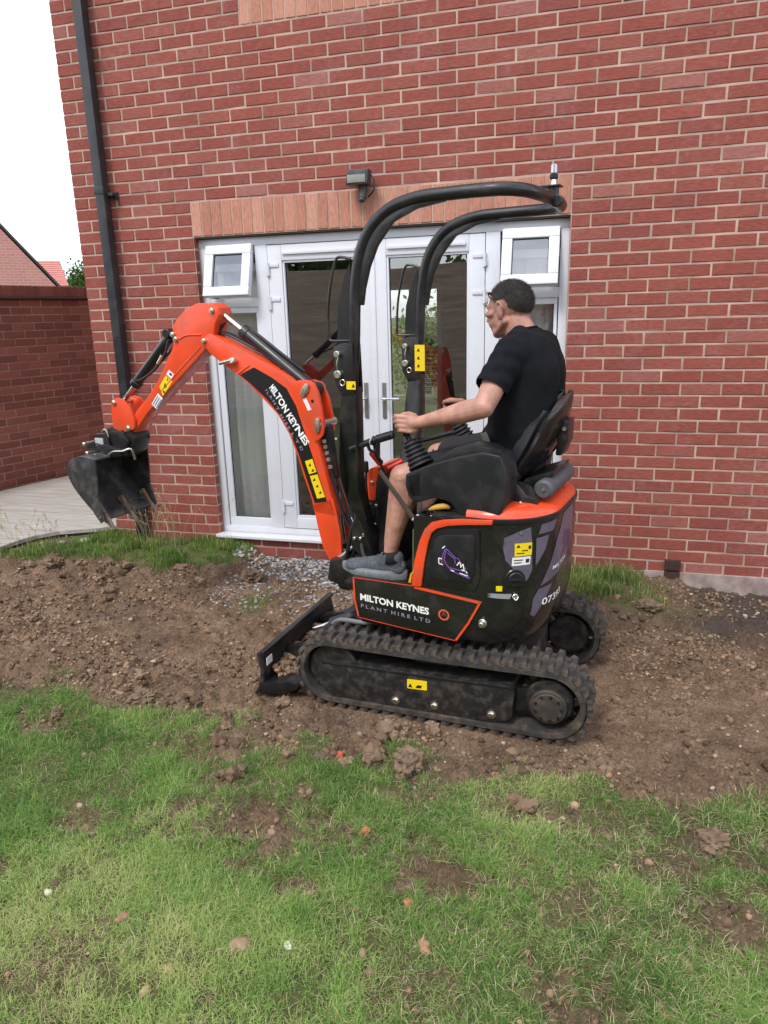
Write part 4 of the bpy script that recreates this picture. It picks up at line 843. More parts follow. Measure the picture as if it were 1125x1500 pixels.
# the garden opposite, seen mirrored in the glass
ff = empty('garden_fence', (2, -7.4, 0)); tag(ff, 'brown horizontal board fence across the garden, seen mirrored in the door glass', 'fence')
M_FEN = mat('brown fence board', (.42, .33, .25), .85, var=.3, vs=5, stretch=(.4, 6, 6))
for i in range(16): fin('board', bx(-10, 10, -.012 - .004 * (i % 2), .012, (.04 + i * .15), (.20 + i * .15), .004, seg=1), M_FEN, ff)
for i in range(12): fin('post', bx(-10 + i * 1.8, -9.9 + i * 1.8, -.12, -.02, -.3, 2.5, .006), M_FEN, ff)
for i, (x, y, s) in enumerate(((-4.5, -14, 1.9), (1.0, -15, 2.3), (5.5, -13.5, 1.8), (9.5, -15, 2.4))):
    leafy('garden_tree', (x, y, 0), s, s, s * .95, 5000, ['broad dark tree beyond the board fence, far left of the mirrored garden', 'tallest dark tree beyond the board fence, seen in the glass', 'smaller tree beyond the board fence, right of the tallest', 'broad tree beyond the right end of the board fence'][i], 'tree', 20 + i, M_LEAF, True, .11)
leafy('hedge_bush', (.3, 9.2, -.2), 1.6, .7, 1.3, 7000, 'sunlit green bush seen through the room and its back window', 'bush', 40, grass_mat('bright leaves', [(0, (.08, .16, .03)), (1, (.35, .42, .14)), (.5, (.16, .26, .06))]), False, .06)
# ================================================================== MINI DIGGER
# digger frame: +X to its rear, +Y to its right side (towards the house), boom towards -X; cab slewed 6 degrees against the tracks
DG = empty('mini_excavator', (2.07, -1.60, 0), R(-11)); tag(DG, 'orange and black mini digger on rubber tracks with raised boom, parked on the dug soil', 'digger')
KT = Matrix.Rotation(R(6.2), 4, 'Z')
def P_(name, bm, m, parent=None, smooth=35, T=False):
    if T: bm.transform(KT)
    return fin(name, bm, m, parent or DG, smooth)
def stroke_text(body, bold=0.0):
    cu = bpy.data.curves.new('t', 'FONT'); cu.body = body; cu.size = 1; cu.offset = bold; cu.resolution_u = 3
    o = bpy.data.objects.new('t', cu); COL.objects.link(o); dg = bpy.context.evaluated_depsgraph_get(); me = bpy.data.meshes.new_from_object(o.evaluated_get(dg)); bpy.data.objects.remove(o); bpy.data.curves.remove(cu)
    bm = bmesh.new(); bm.from_mesh(me); bpy.data.meshes.remove(me); bmesh.ops.triangulate(bm, faces=bm.faces[:]); return bm
def lettering(name, body, fn, width, cap, m, parent, bold=0.0, space=0, cuts=0):
    bm = stroke_text((' ' * 0).join(body) if not space else body, bold)
    xs_ = [v.co.x for v in bm.verts]; ys_ = [v.co.y for v in bm.verts]; x0, x1 = min(xs_), max(xs_); y0, y1 = min(ys_), max(ys_)
    if cuts:
        for i in range(1, cuts): bmesh.ops.bisect_plane(bm, geom=bm.verts[:] + bm.edges[:] + bm.faces[:], plane_co=(x0 + (x1 - x0) * i / cuts, 0, 0), plane_no=(1, 0, 0))
    for v in bm.verts: v.co = Vector(fn((v.co.x - x0) / (x1 - x0) * width, (v.co.y - y0) / (y1 - y0) * cap))
    me = bpy.data.meshes.new(name); bm.to_mesh(me); bm.free(); return link(name, me, m, parent, False)
def decal(name, pts, v, m, parent, th=.0012):
    return fin(name, prism(pts, v - th, v + .001), m, parent, False)
# ---- undercarriage
FC, RC, CZ, RB = (-.45, .163), (.49, .163), .163, .150
def loop_pt(s):
    L1 = RC[0] - FC[0]; arc = PI * RB; tot = 2 * L1 + 2 * arc; s %= tot
    if s < L1: return FC[0] + s, CZ + RB, 0.0
    s -= L1
    if s < arc: a = s / RB; return RC[0] + RB * math.sin(a), CZ + RB * math.cos(a), a
    s -= arc
    if s < L1: return RC[0] - s, CZ - RB, PI
    s -= L1; a = s / RB; return FC[0] - RB * math.sin(a), CZ - RB * math.cos(a), PI + a
TOT = 2 * (RC[0] - FC[0]) + 2 * PI * RB
lugm = None
def lug_mesh():
    bm = bmesh.new(); t = bmesh.new()
    b = [(-.017, -.045, 0), (.017, -.045, 0), (.017, .045, 0), (-.017, .045, 0)]; u = [(-.011, -.043, .019), (.011, -.043, .019), (.009, .030, .019), (-.009, .030, .019)]
    vb = [t.verts.new(p) for p in b]; vu = [t.verts.new(p) for p in u]; t.faces.new(vb[::-1]); t.faces.new(vu)
    for i in range(4): t.faces.new((vb[i], vb[(i + 1) % 4], vu[(i + 1) % 4], vu[i]))
    bevel(t, .003, 1); bmesh.ops.recalc_face_normals(t, faces=t.faces[:]); me = bpy.data.meshes.new('lug'); t.to_mesh(me); t.free(); me.materials.append(M_RUBBER); return me
LUG = lug_mesh()
def track(side, nm_label):
    v0, v1 = (-.42, -.24) if side < 0 else (.24, .42)
    bm = bmesh.new(); n = 96; rings = []
    for i in range(n):
        u, z, a = loop_pt(TOT * i / n); nx_, nz_ = math.sin(a), math.cos(a); sag = -.004 * math.sin((u - FC[0]) / (RC[0] - FC[0]) * PI) if abs(a) < .01 else 0
        o_ = (u + nx_ * 0, z + sag); ii = (u - nx_ * .026, z - nz_ * .026 + sag)
        e = .006
        rings.append([bm.verts.new(p) for p in ((o_[0] - nx_ * e, v0, o_[1] - nz_ * e), (o_[0], v0 + .012, o_[1]), (o_[0], v1 - .012, o_[1]), (o_[0] - nx_ * e, v1, o_[1] - nz_ * e), (ii[0], v1, ii[1]), (ii[0], v0, ii[1]))])
    for i in range(n):
        a, b = rings[i], rings[(i + 1) % n]
        for k in range(6): bm.faces.new((a[k], a[(k + 1) % 6], b[(k + 1) % 6], b[k]))
    tk = P_('track', bm, M_RUBBER, T=True)
    N_ = 54
    for i in range(N_):
        for j in (0, 1):
            u, z, a = loop_pt(TOT * (i + .5 * j) / N_); o = link('lug', LUG, None, tk)
            vc = (v0 + .045) if (j == 0) == (side < 0) else (v1 - .045)
            flip = 1 if vc < (v0 + v1) / 2 else -1
            sag = -.004 * math.sin((u - FC[0]) / (RC[0] - FC[0]) * PI) if abs(a) < .01 else 0
            Mx = KT @ Matrix.Translation((u, vc, z + sag - .002)) @ Matrix.Rotation(a, 4, 'Y')
            if flip < 0: Mx = Mx @ Matrix.Rotation(PI, 4, 'Z')
            o.matrix_local = Mx
    f_ = prism(round_poly([(-.515, .175), (-.477, .208), (.356, .213), (.345, .065), (.253, .04), (-.438, .034), (-.505, .085)], .02), v0 + .014, v1 - .02, .004)
    tf = P_('track_frame', f_, M_UNDER, T=True)
    vo = v0 + .013 if side < 0 else v1 - .019
    s_ = -1 if side < 0 else 1
    if side < 0:
        P_('frame_rib', prism([(-.49, .196), (.35, .206), (.35, .212), (-.49, .202)], vo - .004, vo + .002, .001), M_BLACK, tf, T=True)
        t = prism(round_poly([(-.096, .138), (-.009, .141), (-.009, .184), (-.096, .181)], .004), vo - .0015, vo); P_('warning_label', t, M_YELLOW, tf, False, True)
        t = prism([(-.092, .145), (-.072, .145), (-.082, .163)], vo - .0022, vo - .001); a_prism(t, [(-.06, .146), (-.035, .147), (-.03, .16), (-.05, .16)], vo - .0022, vo - .001); P_('label_print', t, M_INK, tf, False, True)
        t = prism([(-.15, .175), (-.12, .176), (-.12, .186), (-.15, .185)], vo - .0015, vo); P_('plate', t, M_INK, tf, False, True)
        for u, z in ((-.149, .072), (.023, .077), (.264, .080)):
            t = cyl((u, vo - .012, z), (u, vo, z), .013, 6, .002); a_cyl(t, (u, vo - .004, z), (u, vo + .001, z), .019, 16); P_('bolt', t, M_STEEL, tf, T=True)
    for u in (-.24, -.02, .2):
        P_('roller', cyl((u, v0 + .03, .058), (u, v1 - .03, .058), .034, 20, .004), M_UNDER, tf, T=True)
    c = cyl((RC[0], v0 + .03, CZ), (RC[0], v1 - .02, CZ), .095, 28, .006)
    for k in range(11): a = 2 * PI * k / 11; a_box(c, (RC[0] + .10 * math.cos(a), (v0 + v1) / 2, CZ + .10 * math.sin(a)), (.035, .05, .03), Matrix.Rotation(-a, 3, 'Y'), .004, 1)
    sp = P_('sprocket', c, M_UNDER, tf, T=True)
    h = cyl((RC[0], vo - .004, CZ - .012), (RC[0], vo + .05 * -s_, CZ - .012), .074, 30, .006)
    a_cyl(h, (RC[0], vo - .010, CZ - .012), (RC[0], vo - .002, CZ - .012), .062, 30, .004)
    P_('hub', h, mat('dusty hub steel', (.05, .045, .04), .6, .3, dirt=(.14, .10, .07), dirt_amt=.8, ds=20) if side < 0 else bpy.data.materials['dusty hub steel'], tf, T=True)
    t = bmesh.new()
    for k in range(9): a = 2 * PI * k / 9; a_cyl(t, (RC[0] + .052 * math.cos(a), vo - .016, CZ - .012 + .052 * math.sin(a)), (RC[0] + .052 * math.cos(a), vo - .006, CZ - .012 + .052 * math.sin(a)), .006, 6)
    P_('hub_bolts', t, M_BLACK, tf, T=True)['kind'] = 'stuff'
    c = cyl((FC[0], v0 + .035, CZ), (FC[0], v1 - .035, CZ), .118, 30, .01); P_('idler', c, M_UNDER, tf, T=True)
    t = bmesh.new(); a_prism(t, [(.345, .19), (.43, .21), (.45, .12), (.345, .09)], v0 + .05, v1 - .03, .004); a_prism(t, [(-.50, .13), (-.42, .13), (-.42, .19), (-.50, .19)], v0 + .03, v1 - .03, .004); P_('frame_arm', t, M_BLACK, tf, T=True)['kind'] = 'stuff'
    return tk
track(-1, ''); track(1, '')
t = bx(-.30, .40, -.24, .24, .13, .27, .02); a_cyl(t, (0, 0, .26), (0, 0, .375), .26, 40, .01); bx(-.1, .1, -.3, .3, .16, .22, .01, t); P_('undercarriage', t, M_UNDER, T=True)
# ---- blade
bl = P_('blade', prism(round_poly([(-.812, .198), (-.796, .198), (-.778, .12), (-.79, .04), (-.822, -.012), (-.838, -.008), (-.806, .045), (-.797, .12)], .004, 2), -.42, .35, .002), M_UNDER, T=True)
t = bmesh.new(); bx(-.80, -.775, -.42, .35, .185, .205, .004, t); P_('blade_lip', t, M_BLACK, bl, T=True)
t = bmesh.new(); a_prism(t, [(-.80, .055), (-.65, .085), (-.60, .07), (-.62, .045), (-.70, .012), (-.80, .0)], -.425, -.33, .006); P_('blade_foot', t, M_BLACK, bl, T=True)
for s in (-1, 1):
    t = bmesh.new(); a_prism(t, [(-.79, .03), (-.79, .13), (-.55, .215), (-.25, .24), (-.25, .16), (-.55, .13)], s * .19 - .022, s * .19 + .022, .006); P_('blade_arm', t, M_BLACK, bl, T=True)
t = bmesh.new(); bx(-.60, -.52, -.25, .25, .17, .215, .01, t); a_cyl(t, (-.56, -.26, .20), (-.56, -.22, .20), .012, 12); P_('arm_crossbar', t, M_BLACK, bl, T=True)
decal_ = prism([(-.775, .118), (-.745, .125), (-.745, .165), (-.775, .16)], -.424, -.420); 
t = bmesh.new(); a_box(t, (-.770, -.38, .155), (.003, .05, .036), None); P_('blade_label', t, M_WHITE, bl, T=True)
t = bmesh.new(); a_cyl(t, (-.62, -.02, .20), (-.36, -.02, .315), .028, 20, .004); P_('blade_cylinder', t, M_BLACK, T=True)
t = bmesh.new(); a_cyl(t, (-.72, -.02, .155), (-.62, -.02, .20), .013, 14); P_('blade_rod', t, M_CHROME, T=True)
for k, pts in enumerate((((-.56, -.20, .25), (-.47, -.24, .33), (-.33, -.26, .345), (-.22, -.2, .37)), ((-.58, -.17, .25), (-.5, -.20, .30), (-.36, -.24, .32), (-.2, -.24, .36)), ((-.52, -.1, .26), (-.4, -.14, .36), (-.28, -.16, .37), (-.1, -.15, .36)))):
    P_('hose', tube(smooth_path(pts, 6), .0095 if k else .011, 10), M_HOSE if k else mat('grey hose sleeve', (.16, .16, .17), .4), T=True)
t = bmesh.new(); a_prism(t, [(-.55, .225), (-.50, .30), (-.42, .34), (-.36, .33), (-.36, .27), (-.48, .215)], -.20, -.10, .008); P_('hose_guard', t, M_BLACK, T=True)
# ---- main body: shell lofted from plan rings, corners rounded to the rear
LV = [(.372, .43, .340), (.40, .455, .356), (.45, .478, .366), (.53, .492, .370), (.70, .50, .370), (.885, .50, .370)]
def lvl(z):
    zs = [l[0] for l in LV]; return float(np.interp(z, zs, [l[1] for l in LV])), float(np.interp(z, zs, [l[2] for l in LV]))
def ring(ur, hw, r=.25, u0=-.03, n=14):
    p = [(u0, -hw), ((u0 + ur - r) / 2, -hw)]
    for k in range(n + 1): a = -PI / 2 + PI / 2 * k / n; p.append((ur - r + r * math.cos(a), -(hw - r) + r * math.sin(a)))
    q_ = [(u, -v) for u, v in p][::-1]; return p + q_
def loft(levels, cap=True, **k):
    bm = bmesh.new(); rs = []
    for z, ur, hw in levels: rs.append([bm.verts.new((u, v, z)) for u, v in ring(ur, hw, **k)])
    n = len(rs[0])
    for a, b in zip(rs, rs[1:]):
        for i in range(n): bm.faces.new((a[i], a[(i + 1) % n], b[(i + 1) % n], b[i]))
    if cap: bm.faces.new(rs[0][::-1]); bm.faces.new(rs[-1])
    return bm
M_SHELL = mat('gloss black bodywork', (.0095, .0095, .0105), .22, var=.1, vs=5, dirt=(.09, .07, .055), dirt_amt=.22, ds=6, coat=.5)
bc = P_('counterweight', loft(LV), M_SHELL, smooth=40)
P_('rim', loft([(.885, .502, .372), (.888, .506, .376), (.900, .506, .376), (.903, .502, .372)], u0=.05), M_BLACK, bc, 40)
hd = P_('hood', loft([(.896, .500, .369), (.915, .497, .366), (.932, .482, .352), (.941, .455, .33), (.944, .40, .29)], u0=.19), M_ORANGE, smooth=50)
t = bmesh.new(); t2 = [(.452, .10), (.462, .15)]
a_tube(t, smooth_path([(.43, -.02, .94), (.44, -.02, .962), (.455, .02, .965), (.455, .05, .945)], 4), .005, 8); P_('hood_clip', t, M_CHROME, hd)
def sv(s, z, off=.0015):
    ur, hw = lvl(z); r = .25; ur += 0; 
    if s <= 0: return (ur - r + s, -hw - off, z)
    a = s / r
    if a <= PI / 2: return (ur - r + (r + off) * math.sin(a), -(hw - r) - (r + off) * math.cos(a), z)
    return (ur + off, -(hw - r) + (s - r * PI / 2), z)
def curved(name, polys, m, parent=None, off=.0015):
    bm = bmesh.new()
    for p in polys:
        t = bmesh.new(); t.faces.new([t.verts.new((a, b, 0)) for a, b in p]); merge(bm, t)
    bmesh.ops.triangulate(bm, faces=bm.faces[:])
    for k in range(-14, 34): bmesh.ops.bisect_plane(bm, geom=bm.verts[:] + bm.edges[:] + bm.faces[:], plane_co=(k * .018, 0, 0), plane_no=(1, 0, 0))
    for k in range(22, 50): bmesh.ops.bisect_plane(bm, geom=bm.verts[:] + bm.edges[:] + bm.faces[:], plane_co=(0, k * .018, 0), plane_no=(0, 1, 0))
    for v in bm.verts: v.co = Vector(sv(v.co.x, v.co.y, off))
    me = bpy.data.meshes.new(name); bm.to_mesh(me); bm.free(); return link(name, me, m, parent or bc, True)
curved('violet_panel', [[(.246, .872), (.340, .876), (.314, .835), (.231, .834)], [(.222, .820), (.288, .823), (.270, .770), (.221, .702)], [(.435, .877), (.60, .877), (.60, .75), (.47, .66), (.40, .645), (.330, .635), (.253, .617), (.309, .713), (.355, .80)],
                        [(.246, .606), (.33, .612), (.293, .564), (.265, .525), (.240, .487), (.217, .500), (.222, .571)], [(.092, .830), (.15, .855), (.195, .868), (.203, .800), (.206, .691), (.187, .648), (.16, .66), (.12, .715), (.098, .74), (.088, .79)]], M_PURPLE)
curved('violet_outline', [[(.46, .80), (.475, .80), (.478, .70), (.463, .69)], [(.43, .76), (.47, .79), (.47, .775), (.43, .745)], [(.40, .70), (.47, .73), (.47, .72), (.40, .69)], [(.50, .78), (.56, .78), (.56, .70), (.50, .71)]], mat('deep violet decal', (.07, .03, .12), .35), off=.0022)
lettering('number_lettering', '07393', lambda x, y: sv(.268 + x, .530 + y - .01 * 0, .0025), .175, .030, M_LETTER, bc, .02, cuts=10)
lettering('name_lettering', 'MILTON', lambda x, y: sv(.322 + x, .668 + y, .0025), .17, .017, M_LETTER, bc, .02, cuts=10)
curved('yellow_label', [[(.132, .807), (.202, .807), (.202, .756), (.132, .755)]], M_YELLOW, off=.0028)
curved('white_label', [[(.124, .751), (.197, .752), (.195, .719), (.122, .717)]], M_WHITE, off=.0028)
curved('label_print', [[(.138, .79), (.155, .79), (.147, .802)], [(.160, .775), (.185, .775), (.185, .779), (.160, .779)], [(.14, .765), (.17, .765), (.17, .769), (.14, .769)], [(.187, .795), (.198, .795), (.198, .782), (.187, .782)], [(.178, .743), (.192, .742), (.19, .727), (.176, .728)], [(.13, .742), (.165, .742), (.165, .738), (.13, .738)], [(.13, .731), (.16, .731), (.16, .727), (.13, .727)]], M_INK, off=.0036)
curved('small_yellow_label', [[(.067, .635), (.091, .635), (.091, .613), (.067, .612)]], M_YELLOW, off=.0028)
# filler neck, light strip, tie point
c0 = Vector(sv(.138, .664, 0)); nrm = Vector((math.sin(.138 / .25), -math.cos(.138 / .25), 0))
t = bmesh.new(); a_cyl(t, c0 - nrm * .01, c0 + nrm * .006, .040, 32, .003); f1 = P_('filler_surround', t, M_BLACK, bc)
t = bmesh.new(); a_cyl(t, c0 + nrm * .004, c0 + nrm * .016, .030, 28, .004); a_box(t, c0 + nrm * .018, (.045, .008, .012), Matrix.Rotation(.138 / .25, 3, 'Z'), .003); P_('filler_cap', t, M_BLKPL, bc)
t = bmesh.new()
for k in range(8):
    pass
curved('light_strip', [[(.036, .603), (.128, .602), (.124, .580), (.036, .585)]], mat('pale grey steel strip', (.28, .30, .33), .4), off=.003)
c1_ = Vector(sv(.142, .593, 0)); t = bmesh.new(); a_cyl(t, c1_, c1_ + nrm * .012, .010, 14, .002); a_tube(t, smooth_path([c1_ + nrm * .008 + Vector((-.012, 0, 0)), c1_ + nrm * .02 + Vector((0, 0, -.012)), c1_ + nrm * .008 + Vector((.012, 0, 0))], 5), .003, 8); P_('latch', t, M_CHROME, bc)
t = bmesh.new(); a_cyl(t, (.263, -.392, .471), (.263, -.365, .471), .011, 14, .002); a_cyl(t, (.263, -.374, .471), (.263, -.365, .471), .018, 16, .002); P_('tie_point', t, M_STEEL, bc)
t = bmesh.new(); c2_ = Vector(sv(.155, .848, 0)); a_cyl(t, c2_, c2_ + nrm * .007, .006, 12); P_('rivet', t, M_STEEL, bc)
# orange band round the side hatch, hatch with pressed panel
band = [(-.040, .589), (-.025, .696), (-.001, .786), (.022, .838), (.050, .868), (.10, .884), (.18, .896), (.30, .902), (.30, .885), (.18, .872), (.12, .862), (.075, .846), (.052, .826), (.036, .780), (.020, .702), (.004, .592)]
P_('hatch_band', prism(band, -.384, -.350, .003), M_ORANGE)
hatch = P_('side_hatch', prism(round_poly([(.010, .600), (.046, .80), (.085, .842), (.25, .862), (.252, .66), (.235, .605)], .015, 3), -.378, -.36, .003), M_SHELL)
P_('pressed_panel', prism(round_poly([(.034, .632), (.062, .80), (.095, .823), (.232, .838), (.232, .68), (.215, .636)], .02, 4), -.384, -.37, .005), M_BLKPL, hatch)
# line drawing of a digger on the hatch
def pl_lines(name, segs, v, w_, m, parent):
    bm = bmesh.new()
    for a, b in segs:
        a = Vector((a[0], v, a[1])); b = Vector((b[0], v, b[1])); d = (b - a).normalized(); n_ = Vector((-d.z, 0, d.x)) * w_ / 2
        vs = [bm.verts.new(p) for p in (a - n_, b - n_, b + n_, a + n_)]; bm.faces.new(vs)
    me = bpy.data.meshes.new(name); bm.to_mesh(me); bm.free(); o = link(name, me, m, parent, False); o['kind'] = 'stuff'; return o
K = lambda x, y: (.082 + (x - 100) * .000152 * .98, .778 - (y - 300) * .000158)
pl_lines('violet_drawing', [(K(330, 360), K(610, 580)), (K(330, 360), K(260, 640)), (K(300, 350), K(200, 620)), (K(200, 620), K(190, 760)), (K(260, 640), K(300, 740)), (K(360, 460), K(560, 600)), (K(400, 860), K(600, 960)), (K(380, 840), K(880, 900)), (K(600, 960), K(980, 1060)), (K(980, 1060), K(880, 900)), (K(300, 740), K(400, 850)), (K(560, 600), K(580, 720)), (K(640, 560), K(880, 840))], -.3852, .0035, M_VIOLET, hatch)
pl_lines('white_drawing', [(K(110, 620), K(110, 770)), (K(110, 770), K(230, 790)), (K(110, 620), K(200, 640)), (K(620, 760), K(700, 660)), (K(700, 660), K(740, 760)), (K(720, 800), K(800, 700)), (K(800, 700), K(820, 850)), (K(750, 860), K(850, 870)), (K(450, 905), K(550, 925)), (K(700, 950), K(920, 1000)), (K(880, 880), K(910, 930)), (K(290, 290), K(210, 360))], -.3856, .0042, M_LETTER, hatch)
# skirt with lettering
sk = P_('side_skirt', prism(round_poly([(-.318, .588), (-.03, .590), (.264, .565), (.156, .374), (-.296, .402), (-.316, .483)], .004, 2), -.376, -.35, .003), M_SHELL)
pl_lines('red_pinstripe', [((-.318, .585), (-.03, .588)), ((-.03, .588), (.262, .563)), ((-.3, .405), (.15, .378))], -.3775, .0035, M_ORANGE, sk)
pl_lines('orange_edge', [((.254, .560), (.205, .463)), ((.205, .463), (.152, .380)), ((-.313, .58), (-.311, .485)), ((-.311, .485), (-.296, .41)), ((-.03, .582), (.252, .558))], -.3779, .0085, M_ORANGE, sk)
ln = lambda a, b, v: (lambda x, y, a=a, b=b, v=v: (a[0] + (b[0] - a[0]) * x - (b[1] - a[1]) * y * 0, v, a[1] + (b[1] - a[1]) * x + y))
lettering('name_lettering', 'MILTON KEYNES', ln((-.283, .487), (.036, .471), -.3785), 1, .031, M_LETTER, sk, .035)
lettering('name_lettering', 'P L A N T  H I R E  L T D', ln((-.281, .454), (.041, .436), -.3785), 1, .0165, M_LILAC, sk, .015)
t = bmesh.new()
for k in range(28):
    a, b = 2 * PI * k / 28, 2 * PI * (k + 1) / 28; q_ = [t.verts.new((.101 + r_ * math.cos(x_), -.3785, .483 + r_ * math.sin(x_))) for r_, x_ in ((.024, a), (.024, b), (.017, b), (.017, a))]; t.faces.new(q_)
P_('ring_emblem', t, mat('orange decal ring', (.62, .12, .06), .4), sk, False)
pl_lines('emblem_flame', [((.093, .478), (.101, .497)), ((.101, .497), (.109, .478)), ((.097, .487), (.105, .487))], -.3786, .003, mat('dark orange decal', (.3, .07, .04), .4), sk)
# floor and lower deck
t = bx(-.37, .02, -.36, .36, .535, .556, .006); bx(-.30, .0, -.35, .35, .37, .536, .01, t); P_('floor', t, M_BLKPL)
t = bmesh.new(); bx(-.032, -.022, -.33, .33, .556, .88, .004, t); P_('seat_panel', t, M_BLACK)
t = bmesh.new(); bx(-.040, -.031, -.33, -.30, .60, .82, .003, t); P_('front_strip', t, M_BLKPL)
t = bmesh.new(); a_box(t, (-.045, -.27, .725), (.003, .07, .09), None); P_('yellow_label', t, M_YELLOW)
t = bmesh.new(); a_prism(t, [(-.055, .60), (-.045, .64), (-.038, .64), (-.045, .60)], -.378, -.35); P_('reflector', t, mat('amber reflector', (.8, .35, .02), .3))
P_('grab_tube', tube([(-.045, -.34, .82), (-.048, -.345, .62)], .004, 8), M_CHROME)
# ---- front frame, swing post
t = prism([(-.62, .43), (-.50, .40), (-.30, .36), (-.30, .52), (-.45, .56), (-.60, .54)], -.10, .10, .012); a_cyl(t, (-.56, 0, .37), (-.56, 0, .58), .05, 20, .006); P_('swing_post', t, M_BLACK)
t = prism([(-.47, .63), (-.46, .70), (-.42, .84), (-.40, .875), (-.31, .865), (-.29, .75), (-.31, .60), (-.40, .56)], -.12, .10, .01); P_('valve_block', t, M_BLACK)
for u, z in ((-.401, .836), (-.362, .838), (-.324, .838), (-.350, .793), (-.334, .749), (-.366, .694), (-.394, .693), (-.412, .673), (-.443, .670)):
    P_('bolt', cyl((u, -.131, z), (u, -.118, z), .0085, 8, .002), M_STEEL)
t = cyl((-.365, -.128, .775), (-.365, -.12, .775), .02, 16, .003); a_box(t, (-.35, -.126, .75), (.012, .006, .05), None, .002); P_('red_fitting', t, M_REDL)
t = prism(round_poly([(-.418, .872), (-.385, .96), (-.345, 1.01), (-.300, 1.018), (-.318, .95), (-.327, .86)], .012, 3), -.13, .10, .005); P_('front_cover', t, M_ORANGE)
t = bmesh.new(); bx(-.33, -.23, -.13, .12, .56, .97, .015, t); P_('front_column', t, M_BLKPL)
P_('bolt', cyl((-.338, -.14, .945), (-.338, -.125, .945), .009, 10, .002), M_STEEL)
t = tube(smooth_path([(-.345, -.16, .84), (-.356, -.155, .93), (-.354, -.155, 1.0)], 4), .0055, 8); a_cyl(t, (-.354, -.155, .995), (-.353, -.155, 1.045), .0125, 14, .004, r2=.010); P_('blade_lever', t, M_BLKPL)
t = tube(smooth_path([(-.25, -.15, .93), (-.27, -.15, 1.0), (-.285, -.15, 1.04)], 4), .006, 8); lv = P_('throttle_lever', t, M_BLKPL)
P_('red_grip', cyl((-.281, -.15, 1.033), (-.327, -.15, 1.090), .014, 14, .005, r2=.018), M_REDL, lv)
P_('red_grip', cyl((-.262, -.13, 1.012), (-.20, -.10, 1.045), .011, 12, .004), M_REDL, lv)
t = tube(smooth_path([(-.285, -.20, 1.13), (-.275, -.20, 1.08), (-.262, -.18, 1.05)], 4), .008, 8); a_ell(t, (-.288, -.20, 1.145), (.014, .014, .022)); P_('travel_lever', t, M_BLKPL)
t = bmesh.new(); a_tube(t, smooth_path([(-.20, -.325, 1.045), (-.12, -.33, .95), (-.035, -.335, .848)], 4), .0065, 8, flat=1.6); P_('gas_strut', t, mat('dark brown strut', (.06, .045, .035), .4))
t = bmesh.new()
for i, pts in enumerate((((-.5, -.05, .55), (-.44, -.06, .70), (-.42, -.03, .85), (-.36, .0, .93)), ((-.52, .0, .52), (-.46, .02, .72), (-.45, .03, .9)), ((-.54, -.07, .48), (-.50, -.09, .60), (-.47, -.085, .72), (-.42, -.06, .80)), ((-.30, -.18, .57), (-.38, -.15, .60), (-.42, -.1, .66)))): a_tube(t, smooth_path(pts, 6), .010, 8)
P_('front_hoses', t, M_HOSE)
t = bmesh.new(); a_tube(t, smooth_path([(-.64, -.03, .50), (-.56, -.06, .545), (-.50, -.03, .60)], 5), .009, 8); P_('hose', t, mat('silver hose braid', (.35, .36, .36), .35, .6))
# ---- boom
bmU = [(-1.290, 1.545), (-1.277, 1.580), (-1.240, 1.597), (-1.159, 1.562), (-1.009, 1.497), (-.87, 1.433), (-.79, 1.388), (-.735, 1.335), (-.695, 1.25), (-.668, 1.14), (-.650, 1.06), (-.630, .975), (-.605, .87), (-.580, .775), (-.570, .74),
       (-.696, .75), (-.709, .819), (-.742, .913), (-.774, 1.019), (-.814, 1.125), (-.871, 1.215), (-.954, 1.292), (-1.037, 1.364), (-1.115, 1.416), (-1.179, 1.455), (-1.245, 1.498)]
boom = P_('boom', prism(bmU, -.06, .06, .006), M_ORANGE)
lowp = [(-.70, .79), (-.592, .83), (-.572, .76), (-.556, .66), (-.553, .52), (-.566, .462), (-.585, .448), (-.606, .455), (-.623, .519), (-.659, .586), (-.684, .696)]
for v in (-.060, .044): P_('boom_fork', prism(lowp, v, v + .016, .003), M_ORANGE, boom)
P_('fork_web', prism([(-.70, .79), (-.59, .82), (-.60, .74), (-.66, .62), (-.685, .70)], -.046, .046, .003), M_ORANGE, boom)
brn = [(-.80, 1.394), (-.765, 1.376), (-.726, 1.383), (-.680, 1.382), (-.655, 1.368), (-.634, 1.326), (-.617, 1.238), (-.611, 1.173), (-.622, 1.130), (-.645, 1.109), (-.665, 1.10), (-.72, 1.2), (-.78, 1.33)]
P_('cylinder_bracket', prism(round_poly(brn, .006, 2), -.072, -.056, .003), M_ORANGE, boom)
brf = [(-.80, 1.37), (-.734, 1.374), (-.688, 1.362), (-.654, 1.290), (-.634, 1.182), (-.633, 1.135), (-.648, 1.150), (-.68, 1.12), (-.72, 1.2)]
P_('cylinder_bracket', prism(round_poly(brf, .006, 2), .052, .068, .003), M_ORANGE, boom)
dcl = [(-1.076, 1.402), (-.990, 1.438), (-.889, 1.390), (-.812, 1.342), (-.765, 1.262), (-.735, 1.168), (-.692, 1.038), (-.660, .933), (-.622, .815), (-.690, .800), (-.728, .914), (-.761, 1.020), (-.801, 1.125), (-.858, 1.216), (-.932, 1.293), (-1.023, 1.366)]
decal('black_decal', dcl, -.0605, M_DECALBLK, boom)
bz = [(-.912, 1.341), (-.873, 1.290), (-.830, 1.222), (-.786, 1.158), (-.728, 1.074)]; b2 = [(-.936, 1.329), (-.896, 1.277), (-.850, 1.201), (-.809, 1.139), (-.748, 1.050)]
